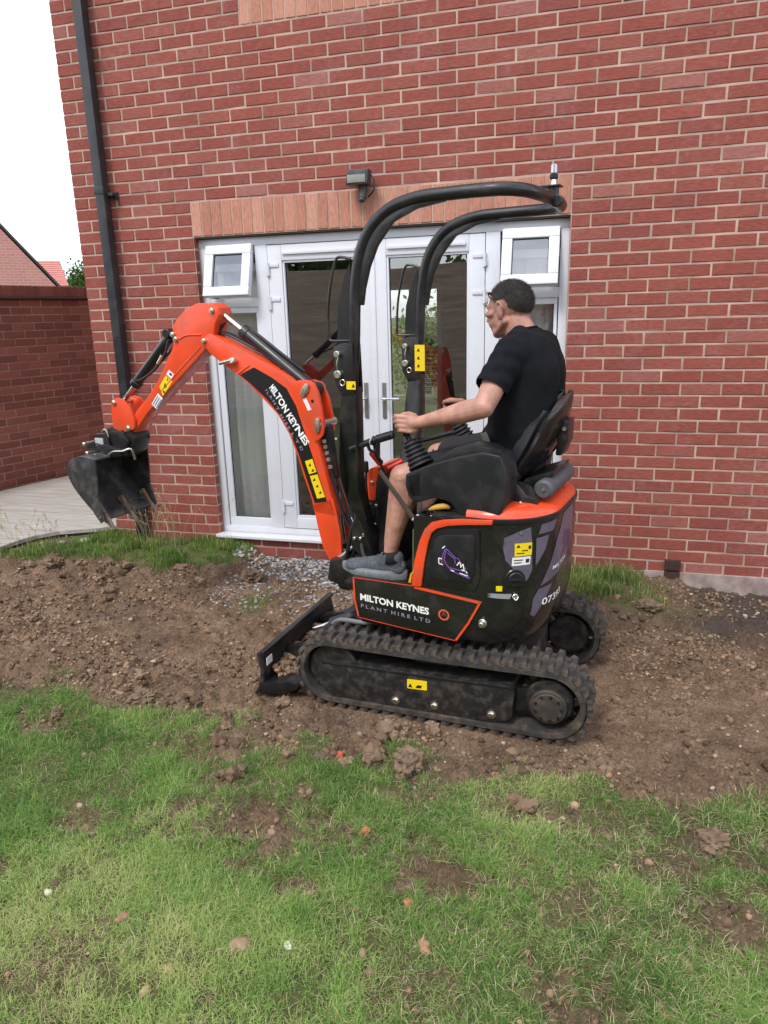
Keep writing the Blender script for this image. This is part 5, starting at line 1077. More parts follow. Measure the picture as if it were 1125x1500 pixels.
def curve_fn(pts, v, h):
    P = smooth_path([(a, 0, b) for a, b in pts], 8)
    def f(x, y):
        t = min(max(x, 0), .9999) * (len(P) - 1); i = int(t); p = P[i].lerp(P[i + 1], t - i); d = (P[min(i + 2, len(P) - 1)] - P[max(i - 1, 0)]).normalized(); n_ = Vector((-d.z, 0, d.x)); return (p.x + n_.x * y, v, p.z + n_.z * y)
    return f
lettering('name_lettering', 'MILTON KEYNES', curve_fn(bz, -.0622, 0), 1, .036, M_LETTER, boom, .035, cuts=24)
lettering('name_lettering', 'P L A N T  H I R E  L T D', curve_fn(b2, -.0622, 0), 1, .015, M_LILAC, boom, .015, cuts=24)
decal('yellow_label', [(-.731, 1.002), (-.690, 1.016), (-.670, .955), (-.711, .940)], -.0622, M_YELLOW, boom); decal('yellow_label', [(-.708, .932), (-.666, .943), (-.630, .836), (-.674, .824)], -.0622, M_YELLOW, boom)
t = bmesh.new()
for c in ((-.705, .985), (-.69, .96), (-.685, .915), (-.67, .885), (-.655, .855)): a_prism(t, [(c[0] - .008, c[1] - .006), (c[0] + .008, c[1] - .003), (c[0] + .002, c[1] + .010)], -.0645, -.0635)
P_('label_print', t, M_INK, boom, False)
t = bmesh.new(); a_prism(t, [(-.718, 1.297), (-.699, 1.303), (-.673, 1.250), (-.693, 1.243)], -.0735, -.0725); P_('white_label', t, M_WHITE, boom, False)
def pin(u, z, r, v0, v1, parent, plate=None):
    t = cyl((u, v0, z), (u, v1, z), r, 20, .003); a_cyl(t, (u, v0 - .006, z), (u, v0 + .002, z), r * .45, 8); P_('pin', t, M_STEEL, parent)
    if plate:
        a, l = plate; c, s = math.cos(a) * l, math.sin(a) * l; t = bmesh.new(); a_prism(t, round_poly([(u - c - s * .35, z - s + c * .35), (u + c - s * .35, z + s + c * .35), (u + c + s * .35, z + s - c * .35), (u - c + s * .35, z - s - c * .35)], .012, 3), v0 - .004, v0 + .004, .001); P_('pin_plate', t, M_STEEL, parent)
pin(-.701, 1.338, .020, -.080, .078, boom, (R(58), .034)); pin(-.641, 1.180, .018, -.080, .078, boom, (R(82), .034))
t = bmesh.new(); a_cyl(t, (-.666, -.0735, 1.289), (-.666, -.071, 1.289), .008, 14); P_('bracket_hole', t, M_INK, boom)
pin(-1.277, 1.562, .013, -.072, .072, boom); pin(-.585, .484, .02, -.07, .07, boom)
t = cyl((-1.185, -.075, 1.456), (-1.10, -.085, 1.472), .009, 12, .003); a_cyl(t, (-1.10, -.06, 1.466), (-1.10, -.09, 1.472), .016, 14, .004); P_('boom_lamp', t, M_STEEL, boom)
P_('boom_edge', tube([(-1.092, -.0605, 1.405), (-1.015, -.0605, 1.448)], .004, 8), M_ORANGE, boom)
t = bmesh.new()
for k, (du, dz) in enumerate(((0, 0), (.012, .006))):
    a_tube(t, smooth_path([(-1.20 + du, .0, 1.64 + dz), (-1.225 + du, -.01, 1.60), (-1.16, -.01 + .02 * k, 1.585 + dz), (-1.0, -.01 + .02 * k, 1.515 + dz), (-.9, -.01 + .02 * k, 1.47 + dz)], 5), .006, 8)
P_('boom_hoses', t, M_HOSE, boom)
t = bmesh.new()
for k in range(3): a_tube(t, smooth_path([(-.64 + k * .008, -.03 + k * .025, 1.10), (-.622 + k * .008, -.03 + k * .025, 1.0), (-.585 + k * .01, -.03 + k * .025, .86), (-.53 + k * .01, -.03 + k * .02, .70), (-.47, -.02 + k * .02, .66)], 5), .0085, 8)
P_('boom_hoses', t, M_HOSE, boom)
t = bmesh.new()
for z, u in ((1.105, -.642), (1.08, -.637), (1.05, -.630), (1.02, -.624), (.985, -.615)): a_cyl(t, (u, -.03, z), (u + .003, -.03, z - .017), .0115, 8, .001)
a_cyl(t, (-.60, .02, 1.10), (-.63, .0, 1.105), .01, 8); P_('hose_fittings', t, M_STEEL, boom)['kind'] = 'stuff'
# boom lift cylinder, tucked behind the boom
t = cyl((-.64, 0, 1.17), (-.61, 0, .92), .030, 18, .004); P_('boom_cylinder', t, M_BLACK); P_('cylinder_rod', cyl((-.61, 0, .92), (-.575, 0, .60), .015, 14), M_CHROME)
# arm cylinder on top of the boom
t = cyl((-1.068, 0, 1.596), (-.715, 0, 1.345), .029, 22, .005); a_cyl(t, (-1.085, 0, 1.608), (-1.055, 0, 1.587), .033, 22, .003); a_cyl(t, (-.701, -.045, 1.338), (-.701, .045, 1.338), .030, 18, .004); ac = P_('arm_cylinder', t, M_BLACK)
P_('piston_rod', cyl((-1.215, 0, 1.697), (-1.07, 0, 1.597), .0145, 16), M_CHROME, ac); P_('rod_eye', cyl((-1.219, -.035, 1.703), (-1.219, .035, 1.703), .027, 18, .004), M_BLACK, ac)
P_('cylinder_hose', tube(smooth_path([(-1.04, .0, 1.612), (-.98, .0, 1.575), (-.85, 0, 1.485), (-.76, .02, 1.415)], 4), .007, 8), M_HOSE, ac)
P_('hose_clip', tube(smooth_path([(-.86, -.03, 1.43), (-.85, -.035, 1.40), (-.835, -.03, 1.385)], 4), .004, 8), M_HOSE, ac)
# ---- arm
arm_o = [(-1.470, 1.590), (-1.484, 1.624), (-1.441, 1.674), (-1.382, 1.717), (-1.309, 1.741), (-1.224, 1.738), (-1.184, 1.716), (-1.179, 1.684), (-1.209, 1.645), (-1.222, 1.600), (-1.273, 1.534), (-1.302, 1.508), (-1.400, 1.432), (-1.502, 1.355), (-1.607, 1.274), (-1.716, 1.191), (-1.787, 1.121), (-1.815, 1.085), (-1.86, 1.09), (-1.872, 1.118), (-1.79, 1.20), (-1.690, 1.285), (-1.605, 1.376), (-1.545, 1.460), (-1.500, 1.517), (-1.477, 1.562)]
arm = P_('arm', prism(arm_o, -.05, .05, .006), M_ORANGE)
P_('arm_rib', tube(smooth_path([(-1.44, -.0505, 1.573), (-1.39, -.0505, 1.590), (-1.30, -.0505, 1.592)], 5), .0045, 8), M_ORANGE, arm)
P_('arm_rib', tube([(-1.31, -.0505, 1.535), (-1.455, -.0505, 1.425), (-1.60, -.0505, 1.31)], .003, 8), M_ORANGE, arm)
for u, z in ((-1.478, 1.595), (-1.462, 1.572), (-1.219, 1.703), (-1.277, 1.562)):
    pin(u, z, .013, -.064, .064, arm)
decal('yellow_label', [(-1.606, 1.335), (-1.556, 1.392), (-1.515, 1.362), (-1.588, 1.287)], -.0503, M_YELLOW, arm); decal('white_label', [(-1.551, 1.399), (-1.530, 1.421), (-1.500, 1.398), (-1.520, 1.374)], -.0503, M_WHITE, arm)
decal('white_label', [(-1.673, 1.243), (-1.622, 1.300), (-1.592, 1.274), (-1.643, 1.218)], -.0503, M_WHITE, arm)
t = bmesh.new()
for k in range(4): o_ = k * .011; a_prism(t, [(-1.663 + o_ * .9, 1.243 - o_ * .75), (-1.624 + o_ * .9, 1.287 - o_ * .75), (-1.621 + o_ * .9, 1.284 - o_ * .75), (-1.660 + o_ * .9, 1.240 - o_ * .75)], -.0526, -.0515)
P_('label_print', t, mat('blue grey print', (.08, .10, .22), .5), arm, False)
t = bmesh.new(); a_prism(t, [(-1.58, 1.325), (-1.555, 1.335), (-1.565, 1.355)], -.0526, -.0515); a_prism(t, [(-1.583, 1.303), (-1.573, 1.300), (-1.573, 1.315), (-1.583, 1.315)], -.0526, -.0515); a_prism(t, [(-1.548, 1.365), (-1.538, 1.372), (-1.545, 1.381)], -.0526, -.0515); a_prism(t, [(-1.53, 1.40), (-1.52, 1.39), (-1.51, 1.395), (-1.522, 1.408)], -.0526, -.0515); P_('label_print', t, M_INK, arm, False)
# bucket cylinder above the arm, hoses
t = cyl((-1.555, 0, 1.575), (-1.812, 0, 1.345), .027, 20, .005); a_cyl(t, (-1.80, 0, 1.356), (-1.825, 0, 1.334), .032, 20, .003); a_cyl(t, (-1.53, -.05, 1.60), (-1.53, .05, 1.60), .025, 16, .004); a_prism(t, [(-1.475, 1.60), (-1.53, 1.625), (-1.56, 1.59), (-1.50, 1.56)], -.03, .03, .006); kc = P_('bucket_cylinder', t, M_BLACK)
P_('piston_rod', cyl((-1.815, 0, 1.342), (-1.925, 0, 1.245), .013, 14), M_CHROME, kc)
t = bmesh.new(); a_tube(t, smooth_path([(-1.49, -.02, 1.60), (-1.53, -.03, 1.565), (-1.56, -.035, 1.50), (-1.64, -.035, 1.42), (-1.74, -.03, 1.37), (-1.79, -.02, 1.36)], 5), .007, 8); a_tube(t, smooth_path([(-1.49, .02, 1.60), (-1.52, -.0, 1.54), (-1.57, -.03, 1.48), (-1.60, -.03, 1.46), (-1.61, -.01, 1.50)], 5), .007, 8); P_('cylinder_hose', t, M_HOSE, kc)
P_('pipe_fitting', cyl((-1.575, -.04, 1.49), (-1.61, -.04, 1.45), .009, 8, .001), M_STEEL, kc)
# ---- knuckle plates, quick hitch, bucket
kn = [(-1.940, 1.258), (-1.905, 1.272), (-1.862, 1.262), (-1.815, 1.215), (-1.792, 1.150), (-1.800, 1.108), (-1.885, 1.085), (-1.955, 1.105), (-1.955, 1.18)]
for v in (-.068, .052): P_('knuckle_plate', prism(round_poly(kn, .012, 3), v, v + .016, .002), M_ORANGE)
for u, z, r_ in ((-1.922, 1.245, .013), (-1.84, 1.11, .015)): pin(u, z, r_, -.08, .08, DG)
hc = prism(round_poly([(-2.150, .985), (-2.105, 1.060), (-2.02, 1.098), (-1.930, 1.125), (-1.845, 1.120), (-1.815, 1.05), (-1.85, .975), (-1.93, .935), (-2.10, .935)], .015, 3), -.062, .062, .006)
a_prism(hc, [(-2.12, .99), (-2.08, 1.07), (-2.0, 1.08), (-1.98, 1.0), (-2.05, .95)], -.085, -.06, .006); a_prism(hc, [(-1.95, .97), (-1.96, 1.09), (-1.88, 1.10), (-1.84, 1.04), (-1.88, .96)], -.085, -.06, .006); a_prism(hc, [(-2.12, .99), (-2.08, 1.07), (-2.0, 1.08), (-1.98, 1.0), (-2.05, .95)], .06, .085, .006)
qh = P_('quick_hitch', hc, M_BLACK)
for u, z, v in ((-2.168, 1.008, -.09), (-2.135, .962, -.105), (-2.055, .955, -.12)): P_('pin', cyl((u, v - .012, z), (u, v + .10, z), .0125, 14, .003), M_STEEL, qh)
t = bmesh.new(); bx(-2.08, -2.02, -.093, -.085, 1.005, 1.05, .002, t); P_('maker_plate', t, mat('light grey plate', (.42, .43, .44), .5), qh)
t = tube(smooth_path([(-1.98, -.10, .965), (-1.93, -.105, .985), (-1.87, -.10, .99), (-1.83, -.08, 1.0), (-1.83, -.06, .94)], 4), .006, 8); a_tube(t, smooth_path([(-2.02, -.09, 1.09), (-1.985, -.095, 1.10), (-1.975, -.09, 1.06)], 4), .005, 8); P_('hitch_wire', t, M_STEEL, qh)
BV0, BV1 = -.20, .18
prof = smooth_path([(p[0], 0, p[1]) for p in [(-1.972, .955), (-2.05, .966), (-2.125, .958), (-2.180, .925), (-2.196, .872), (-2.165, .795), (-2.10, .722), (-2.035, .664), (-1.972, .622)]], 4)
bm = bmesh.new(); ra = []
nv = 10
for p in prof: ra.append([bm.verts.new((p.x, BV0 + (BV1 - BV0) * k / nv, p.z)) for k in range(nv + 1)])
for a, b in zip(ra, ra[1:]):
    for k in range(nv): bm.faces.new((a[k], a[k + 1], b[k + 1], b[k]))
bmesh.ops.recalc_face_normals(bm, faces=bm.faces[:]); bmesh.ops.solidify(bm, geom=bm.faces[:], thickness=.008); bk = P_('bucket', bm, M_BUCKET, smooth=45)
sp_ = [(p.x, p.z) for p in prof] + [(-1.985, .72), (-1.975, .85)]
for v in (BV0 - .008, BV1 - .002): P_('side_plate', prism(sp_, v, v + .010, .002), M_BUCKET, bk)
t = bmesh.new(); bx(-2.03, -1.962, BV0 - .012, BV1 + .012, .615, .628, .003, t); t.transform(Matrix.Translation((-1.97, 0, .62)) @ Matrix.Rotation(R(36), 4, 'Y') @ Matrix.Translation((1.97, 0, -.62))); P_('cutting_edge', t, M_BUCKET, bk)
t = bmesh.new(); 
t.free()
for v in (BV0 - .010, BV1 + .002): P_('side_cutter', prism([(-2.04, .70), (-1.985, .73), (-1.955, .62), (-1.985, .60), (-2.03, .655)], v, v + .012, .003), M_BUCKET, bk)
for v in (-.175, -.01, .155):
    t = bmesh.new(); a_prism(t, [(-2.045, .700), (-2.015, .715), (-1.962, .63), (-1.932, .580), (-1.944, .574), (-1.985, .62)], v - .011, v + .011, .004); P_('tooth', t, M_MUD, bk)
    t = bmesh.new(); a_prism(t, [(-1.965, .632), (-1.950, .622), (-1.922, .570), (-1.930, .566)], v - .008, v + .008, .003); P_('tooth_tip', t, mat('scraped steel', (.30, .27, .23), .45, .7, dirt=(.15, .10, .07), dirt_amt=.8, ds=30) if v < -.1 else bpy.data.materials['scraped steel'], bk)
for v in (-.085, .055):
    t = prism([(-2.13, .95), (-2.15, 1.0), (-2.10, 1.03), (-1.96, 1.01), (-1.90, .985), (-1.90, .955), (-1.98, .945)], v - .008, v + .008, .003); P_('bucket_ear', t, M_BLACK, bk)
t = bmesh.new()
for k in range(34):
    v = random.choice((-.175, -.01, .155)) + random.gauss(0, .02); s_ = random.random(); a_ell(t, (-2.03 + s_ * .10, v, .69 - s_ * .11 + random.gauss(0, .008)), (random.uniform(.004, .010),) * 2 + (random.uniform(.004, .010),), sub=1)
P_('caked_mud', t, M_MUD, bk, 60)['kind'] = 'stuff'
t = bmesh.new()
for k in range(16):
    v = random.choice((-.175, -.01, .155, .17)) + random.gauss(0, .02); u = -1.95 + random.gauss(0, .02); z = .61 + random.gauss(0, .02); P0 = Vector((u, v, z)); a_tube(t, [P0, P0 + Vector((random.uniform(-.01, .04), random.uniform(-.02, .02), -random.uniform(.02, .04))), P0 + Vector((random.uniform(0, .10), random.uniform(-.03, .03), -random.uniform(.05, .09)))], [.0013, .001, .0006], 4)
P_('hanging_roots', t, mat('dry roots', (.30, .22, .12), .9), bk)['kind'] = 'stuff'
# ---- roll bar
rb = empty('roll_bar', (0, 0, 0), 0, DG)
path = [(-.335, -.32, 1.25), (-.318, -.32, 1.36), (-.300, -.32, 1.55), (-.288, -.32, 1.74), (-.262, -.32, 1.88), (-.212, -.32, 1.975), (-.13, -.32, 2.038), (-.02, -.32, 2.066), (.10, -.32, 2.070), (.22, -.318, 2.070), (.30, -.305, 2.069), (.355, -.26, 2.066), (.383, -.18, 2.063), (.392, -.06, 2.062)]
full = path + [(u, -v, z) for u, v, z in path[::-1]]
P_('bar_tube', tube(smooth_path(full, 4), .0235, 18), M_BLACK, rb, 50)
for s, yl in ((-1, (-.320, 1.378, -.279, 1.410)), (1, (-.307, 1.401, -.256, 1.522))):
    v = s * .32
    g = [(.09, 2.060), (.09, 2.044), (-.02, 2.030), (-.115, 1.992), (-.182, 1.915), (-.218, 1.84), (-.242, 1.76), (-.252, 1.70), (-.29, 1.70), (-.27, 1.86), (-.22, 1.96), (-.13, 2.03), (-.02, 2.06)]
    P_('gusset', prism(g, v - .010, v + .010, .003), M_BLACK, rb)
    t = prism([(-.345, 1.385), (-.283, 1.385), (-.286, 1.15), (-.305, .95), (-.322, .80), (-.345, .76), (-.372, .78), (-.385, .90), (-.378, 1.05), (-.365, 1.25)], v - .035, v + .03, .006)
    for q_ in t.verts:
        if q_.co.z < 1.0: q_.co.y -= s * .16 * (1.0 - q_.co.z) / .24
    P_('post', t, M_BLACK, rb)
    P_('post_foot', tube([(-.352, s * .19, .80), (-.345, s * .13, .68), (-.34, s * .10, .58)], .032, 12), M_BLACK, rb)
    t = prism([(-.375, 1.545), (-.33, 1.56), (-.29, 1.555), (-.285, 1.36), (-.345, 1.35), (-.375, 1.40)], v - .038, v - .026, .003); a_prism(t, [(-.375, 1.545), (-.33, 1.56), (-.29, 1.555), (-.285, 1.36), (-.345, 1.35), (-.375, 1.40)], v + .026, v + .036, .003); P_('post_joint', t, M_BLACK, rb)
    for z, r_ in ((1.516, .013), (1.437, .016)): P_('bolt', cyl((-.353, v - .056, z), (-.353, v - .034, z), r_, 16, .003), M_STEEL, rb)
    P_('pin_chain', tube(smooth_path([(-.345, v - .05, 1.51), (-.352, v - .055, 1.475), (-.350, v - .05, 1.445)], 4), .0025, 6), M_STEEL, rb)
    P_('pin_ring', tube([(-.335 + .011 * math.cos(a), v - .045, 1.405 + .012 * math.sin(a)) for a in [2 * PI * k / 14 for k in range(15)]], .002, 6), M_STEEL, rb)
    t = prism([(yl[0], yl[1]), (yl[2], yl[1]), (yl[2], yl[3]), (yl[0], yl[3])], v - .0405, v - .0385); P_('warning_label', t, M_YELLOW, rb, False)
    w0, h0 = yl[2] - yl[0], yl[3] - yl[1]; t = bmesh.new(); 
    for k in range(3 if h0 > .06 else 1): c = (yl[0] + w0 * (.35 if h0 > .06 else .75), yl[1] + h0 * (.2 + .3 * k if h0 > .06 else .45)); a_prism(t, [(c[0] - .006, c[1] - .006), (c[0] + .008, c[1] - .006), (c[0] + .001, c[1] + .010)], v - .042, v - .0413)
    P_('label_print', t, M_INK, rb, False)
    hp = [(-.302, v, 1.872), (-.345, v - .005, 1.882), (-.368, v - .005, 1.868), (-.390, v - .005, 1.80), (-.408, v - .005, 1.70), (-.413, v - .005, 1.60), (-.411, v - .005, 1.575), (-.395, v - .005, 1.566), (-.33, v, 1.566), (-.30, v, 1.566)]
    P_('guard_rail', tube(smooth_path(hp, 3), .0058, 8), M_BLACK, rb)
    t = prism([(-.305, 1.86), (-.335, 1.80), (-.365, 1.70), (-.372, 1.60), (-.37, 1.50), (-.30, 1.50)], v - .004, v + .004); 
    P_('mesh_panel', t, M_BLKPL, rb)
bc_ = empty('beacon', (.396, 0, 2.104), 0, DG)
t = bx(-.055, .03, -.03, .03, 0, .006, .002); a_cyl(t, (0, 0, -.03), (0, 0, .0), .02, 14); P_('beacon_base', t, M_BLACK, bc_)
P_('beacon_stem', cyl((0, 0, .006), (0, 0, .030), .011, 14, .002, r2=.008), M_CHROME, bc_)
P_('beacon_collar', cyl((0, 0, .028), (0, 0, .046), .0155, 16, .003), M_BLKPL, bc_); P_('beacon_lens', cyl((0, 0, .046), (0, 0, .079), .012, 16, .003), mat('clear beacon lens', (.55, .56, .62), .1, .6), bc_)
t = cyl((.42, -.05, 2.05), (.42, .0, 2.05), .022, 16, .004); P_('rear_bracket', t, M_BLACK, rb)
# ---- seat, consoles, controls
st = empty('seat', (0, 0, 0), 0, DG)
P_('seat_base', bx(.03, .36, -.17, .17, .90, 1.0, .02), M_BLKPL, st)
t = bmesh.new(); a_box(t, (.16, 0, 1.035), (.36, .40, .085), Matrix.Rotation(R(-4), 3, 'Y').to_3x3(), .03, 3); P_('seat_cushion', t, M_VINYL, st, 60)
def back_surf(off, wk, th, name, m):
    bm = bmesh.new(); nt_, nv_ = 18, 16; G_ = []
    for i in range(nt_ + 1):
        t = i / nt_; z = 1.02 + .335 * math.sin(t * PI / 2) ** 1.0 * (1 if t < 1 else 1) if False else 1.02 + .335 * t; w_ = wk * (.88 + .12 * math.sin(min(t * 2.2, 1) * PI / 2)) * math.sqrt(max(.03, 1 - max(0, (t - .45) / .56) ** 2.4))
        row = []
        for j in range(nv_ + 1):
            v = -1 + 2 * j / nv_; uc = .335 + .135 * t ** .9 + .02 * math.sin(t * PI); fw = .055 * abs(v) ** 2.5 * (1 - .3 * t)
            row.append(bm.verts.new((uc - fw + off, v * w_, z - .02 * v * v * t)))
        G_.append(row)
    for i in range(nt_):
        for j in range(nv_): bm.faces.new((G_[i][j], G_[i][j + 1], G_[i + 1][j + 1], G_[i + 1][j]))
    bmesh.ops.recalc_face_normals(bm, faces=bm.faces[:]); bmesh.ops.solidify(bm, geom=bm.faces[:], thickness=th); bevel(bm, .008, 3, ang=50)
    return P_(name, bm, m, st, 60)
back_surf(0, .205, .045, 'backrest_cushion', M_VINYL); back_surf(.032, .200, .018, 'backrest_shell', mat('glossy seat shell', (.016, .014, .014), .2, var=.2, vs=6, dirt=(.13, .06, .045), dirt_amt=.35, ds=5))
t = bmesh.new(); a_prism(t, [(.46, 1.24), (.50, 1.245), (.497, 1.16), (.475, 1.10), (.45, 1.10)], -.05, .06, .008); P_('seat_bracket', t, M_BLACK, st)
P_('bolt', cyl((.484, -.06, 1.21), (.484, -.045, 1.21), .008, 10), M_STEEL, st)
t = bmesh.new(); a_prism(t, [(.34, 1.0), (.36, 1.02), (.47, 1.058), (.47, 1.04), (.42, 1.01), (.38, .98)], -.15, .12, .004); P_('seat_hinge', t, M_BLACK, st)
t = bmesh.new(); a_prism(t, [(.30, 1.03), (.32, 1.035), (.40, .95), (.40, .92), (.37, .93), (.31, 1.0)], -.215, -.205, .002); P_('seat_link', t, mat('worn link steel', (.12, .10, .10), .4, .6), st)
P_('belt_strap', prism([(.180, 1.196), (.205, 1.205), (.240, 1.125), (.215, 1.112)], -.185, -.178, .001), mat('grey green webbing', (.20, .20, .15), .8), st)
P_('bolster', cyl((.445, -.205, .992), (.445, .185, .992), .0385, 28, .010), M_FOAM, smooth=40); P_('bolt', cyl((.447, -.212, .995), (.447, -.203, .995), .006, 10), M_STEEL)
for u, z in ((.365, .938), (.350, .93), (.385, .93)): P_('bolt', cyl((u, -.24, z), (u, -.225, z), .010, 10, .002), M_STEEL)
t = bmesh.new(); bx(.31, .43, -.225, -.10, .925, .965, .008, t); a_prism(t, [(.33, .93), (.43, .93), (.40, 1.0), (.34, 1.02)], -.2, -.19, .003); P_('seat_mount', t, M_BLACK)
con = [(-.070, 1.048), (.025, 1.090), (.140, 1.128), (.248, 1.156), (.318, 1.146), (.338, 1.10), (.347, 1.052), (.338, .966), (.322, .915), (.295, .895), (.165, .890), (.145, .918), (.116, .956), (.061, .963), (-.020, .936), (-.055, .950), (-.073, .997)]
for s in (-1, 1):
    v0, v1 = (-.355, -.205) if s < 0 else (.205, .355); cc = P_('side_console', prism(round_poly(con, .008, 2), v0, v1, .010, 3), M_BLKPL)
    pc = prism([(.03, 1.088), (.10, 1.145), (.20, 1.176), (.27, 1.170), (.305, 1.148), (.15, 1.125)], v0 + .03, v1 - .012, .008); P_('console_top', pc, M_BLKPL, cc)
    t = bmesh.new(); b0 = Vector((-.035, s * .275, 1.070)); b1 = Vector((-.088, s * .265, 1.165)); n_ = 36
    rr = [(.050 - .020 * (k / n_)) + .006 * (math.sin(k / n_ * 6 * 2 * PI)) for k in range(n_ + 1)]
    a_tube(t, [b0.lerp(b1, k / n_) for k in range(n_ + 1)], rr, 20); P_('bellows', t, M_RUB, cc, 60)
    t = bmesh.new(); a_cyl(t, b1, (-.103, s * .262, 1.19), .011, 12); a_cyl(t, (-.100, s * .262, 1.185), (-.124, s * .258, 1.262), .0175, 16, .006); P_('joystick', t, M_BLKPL, cc)
P_('front_panel', prism([(-.06, 1.04), (-.005, 1.065), (.0, .96), (-.06, .96)], -.355, -.21, .004), M_BLKPL)
t = cyl((-.332, -.33, 1.130), (-.205, -.325, 1.178), .0135, 16, .003); a_cyl(t, (-.21, -.325, 1.176), (-.135, -.32, 1.200), .0175, 16, .004); P_('lock_bar', t, M_BLACK); P_('cable_tie', tube([(-.232 + .003 * math.sin(a), -.328 + .0155 * math.cos(a), 1.168 + .0155 * math.sin(a)) for a in [2 * PI * k / 16 for k in range(17)]], .0013, 6), M_WHITE)
t = tube(smooth_path([(-.25, -.326, 1.155), (-.245, -.32, 1.13), (-.225, -.315, 1.125), (-.215, -.31, 1.15)], 4), .007, 8); a_tube(t, smooth_path([(-.205, -.32, 1.16), (-.212, -.31, 1.12), (-.225, -.29, 1.09)], 4), .008, 8); P_('bar_hook', t, M_BLACK)
t = bmesh.new()
for k in range(5): a_tube(t, smooth_path([(-.05 + k * .012, -.30 + k * .012, .865), (-.01 + k * .01, -.31, .895 + k * .006), (.05, -.31 + k * .01, .90 + k * .008), (.13, -.30, .895 + k * .004)], 5), .005, 8)
P_('console_cables', t, M_HOSE); P_('cable_end', tube(smooth_path([(.02, -.33, .905), (.05, -.335, .918), (.085, -.33, .925), (.105, -.32, .918)], 4), [.004, .006, .008, .010, .011, .012, .012, .012, .012, .011, .010, .008, .006], 10), mat('amber cable end', (.55, .33, .06), .5))
P_('white_cable', tube(smooth_path([(-.045, -.35, .86), (-.02, -.355, .885), (.0, -.352, .868), (.04, -.345, .885), (.12, -.34, .893)], 5), .003, 6), M_WHITE)
t = bmesh.new(); a_cyl(t, (-.30, .30, 1.06), (-.10, .28, 1.12), .012, 12); a_tube(t, smooth_path([(-.10, .22, 1.10), (-.13, .16, 1.08), (-.15, .12, 1.05)], 4), .008, 8); P_('far_lever', t, M_BLACK)
t = bmesh.new(); a_prism(t, [(-.09, .94), (-.12, 1.06), (-.03, 1.10), (.02, 1.09), (-.01, .94)], .19, .21, .004); P_('far_panel', t, M_BLKPL)

# soil carried behind the blade
KW = DG.matrix_world if False else Matrix.Translation((2.07, -1.60, 0)) @ Matrix.Rotation(R(-11), 4, 'Z') @ KT
n_ = 520; uu = rng.uniform(-.775, -.60, n_); vv = rng.uniform(-.36, .38, n_); pts_ = np.array([(KW @ Vector((a, b, 0)))[:] for a, b in zip(uu, vv)])
zz = .015 + .085 * np.clip(1 - (uu + .775) / .19, 0, 1) + rng.normal(0, .010, n_)
h_ = rocks('blade_soil', pr2, pts_[:, 0], pts_[:, 1], rng.gamma(2.4, .0045, n_) + .006, .0, M_CLOD, np.clip(rng.normal(.5, .18, n_), 0, 1), zf=lambda x, y: zz); tag(h_, 'heap of crumbled brown soil lying behind the dozer blade', 'soil', kind='stuff')
# ================================================================== OPERATOR, seated, facing -X of the digger frame
PS = empty('person', (2.07, -1.60, 0), R(-11)); tag(PS, 'man in black T-shirt, shorts and grey trainers sitting at the digger controls', 'person')
HL = Matrix.Translation((.232, .005, 1.672)) @ Matrix.Rotation(R(-21), 4, 'Z') @ Matrix.Rotation(R(-9), 4, 'Y')
def hp(x, y, z): return HL @ Vector((x, y, z))
def h_ell(bm, c, r, e=(0, 0, 0), sub=3):
    t = bmesh.new(); bmesh.ops.create_icosphere(t, subdivisions=sub, radius=1); bmesh.ops.scale(t, vec=r, verts=t.verts)
    t.transform(HL @ Matrix.Translation(c) @ Euler(e).to_matrix().to_4x4()); merge(bm, t)
def h_cap(bm, a, ra, b, rb): a_cap(bm, hp(*a), ra, hp(*b), rb)
b = bmesh.new()
h_ell(b, (.012, 0, .022), (.094, .074, .084)); h_ell(b, (-.035, 0, -.015), (.055, .060, .075)); h_ell(b, (-.030, 0, -.060), (.058, .055, .050)); h_ell(b, (-.012, .036, -.040), (.050, .032, .045)); h_ell(b, (-.012, -.036, -.040), (.050, .032, .045)); h_ell(b, (-.045, .030, -.030), (.034, .026, .034)); h_ell(b, (-.045, -.030, -.030), (.034, .026, .034)); h_ell(b, (-.068, 0, -.088), (.020, .024, .018))
h_cap(b, (-.086, 0, .004), .0075, (-.106, 0, -.026), .0125); h_ell(b, (-.096, .012, -.030), (.012, .007, .008)); h_ell(b, (-.096, -.012, -.030), (.012, .007, .008))
for s in (-1, 1):
    h_cap(b, (-.080, s * .012, .022), .010, (-.068, s * .044, .020), .009); h_cap(b, (-.072, s * .048, -.010), .012, (-.04, s * .062, -.012), .013); h_ell(b, (-.05, s * .035, -.045), (.030, .020, .026))
    h_ell(b, (.012, s * .078, -.010), (.021, .010, .034), (0, R(-12), s * R(24)), 2)
    EA = [(.004, .080, -.040), (-.001, .083, -.024), (-.001, .086, -.006), (.004, .089, .012), (.016, .092, .022), (.029, .093, .016), (.034, .092, .000), (.029, .088, -.018), (.018, .083, -.034), (.010, .081, -.043)]
    EA = [(x_ * .92 + .002, y_ - .003, z_ * .9 + .004) for x_, y_, z_ in EA]
    for e0, e1 in zip(EA, EA[1:]): h_cap(b, (e0[0], s * e0[1], e0[2]), .0052, (e1[0], s * e1[1], e1[2]), .0052)
    h_ell(b, (.010, s * .077, -.032), (.008, .006, .008), (0, 0, 0), 2)
    h_cap(b, (.02, s * .062, -.05), .015, (-.05, s * .035, -.085), .014)
h_cap(b, (-.082, -.018, -.052), .0075, (-.082, .018, -.052), .0075); h_cap(b, (-.080, -.014, -.063), .0075, (-.080, .014, -.063), .0075)
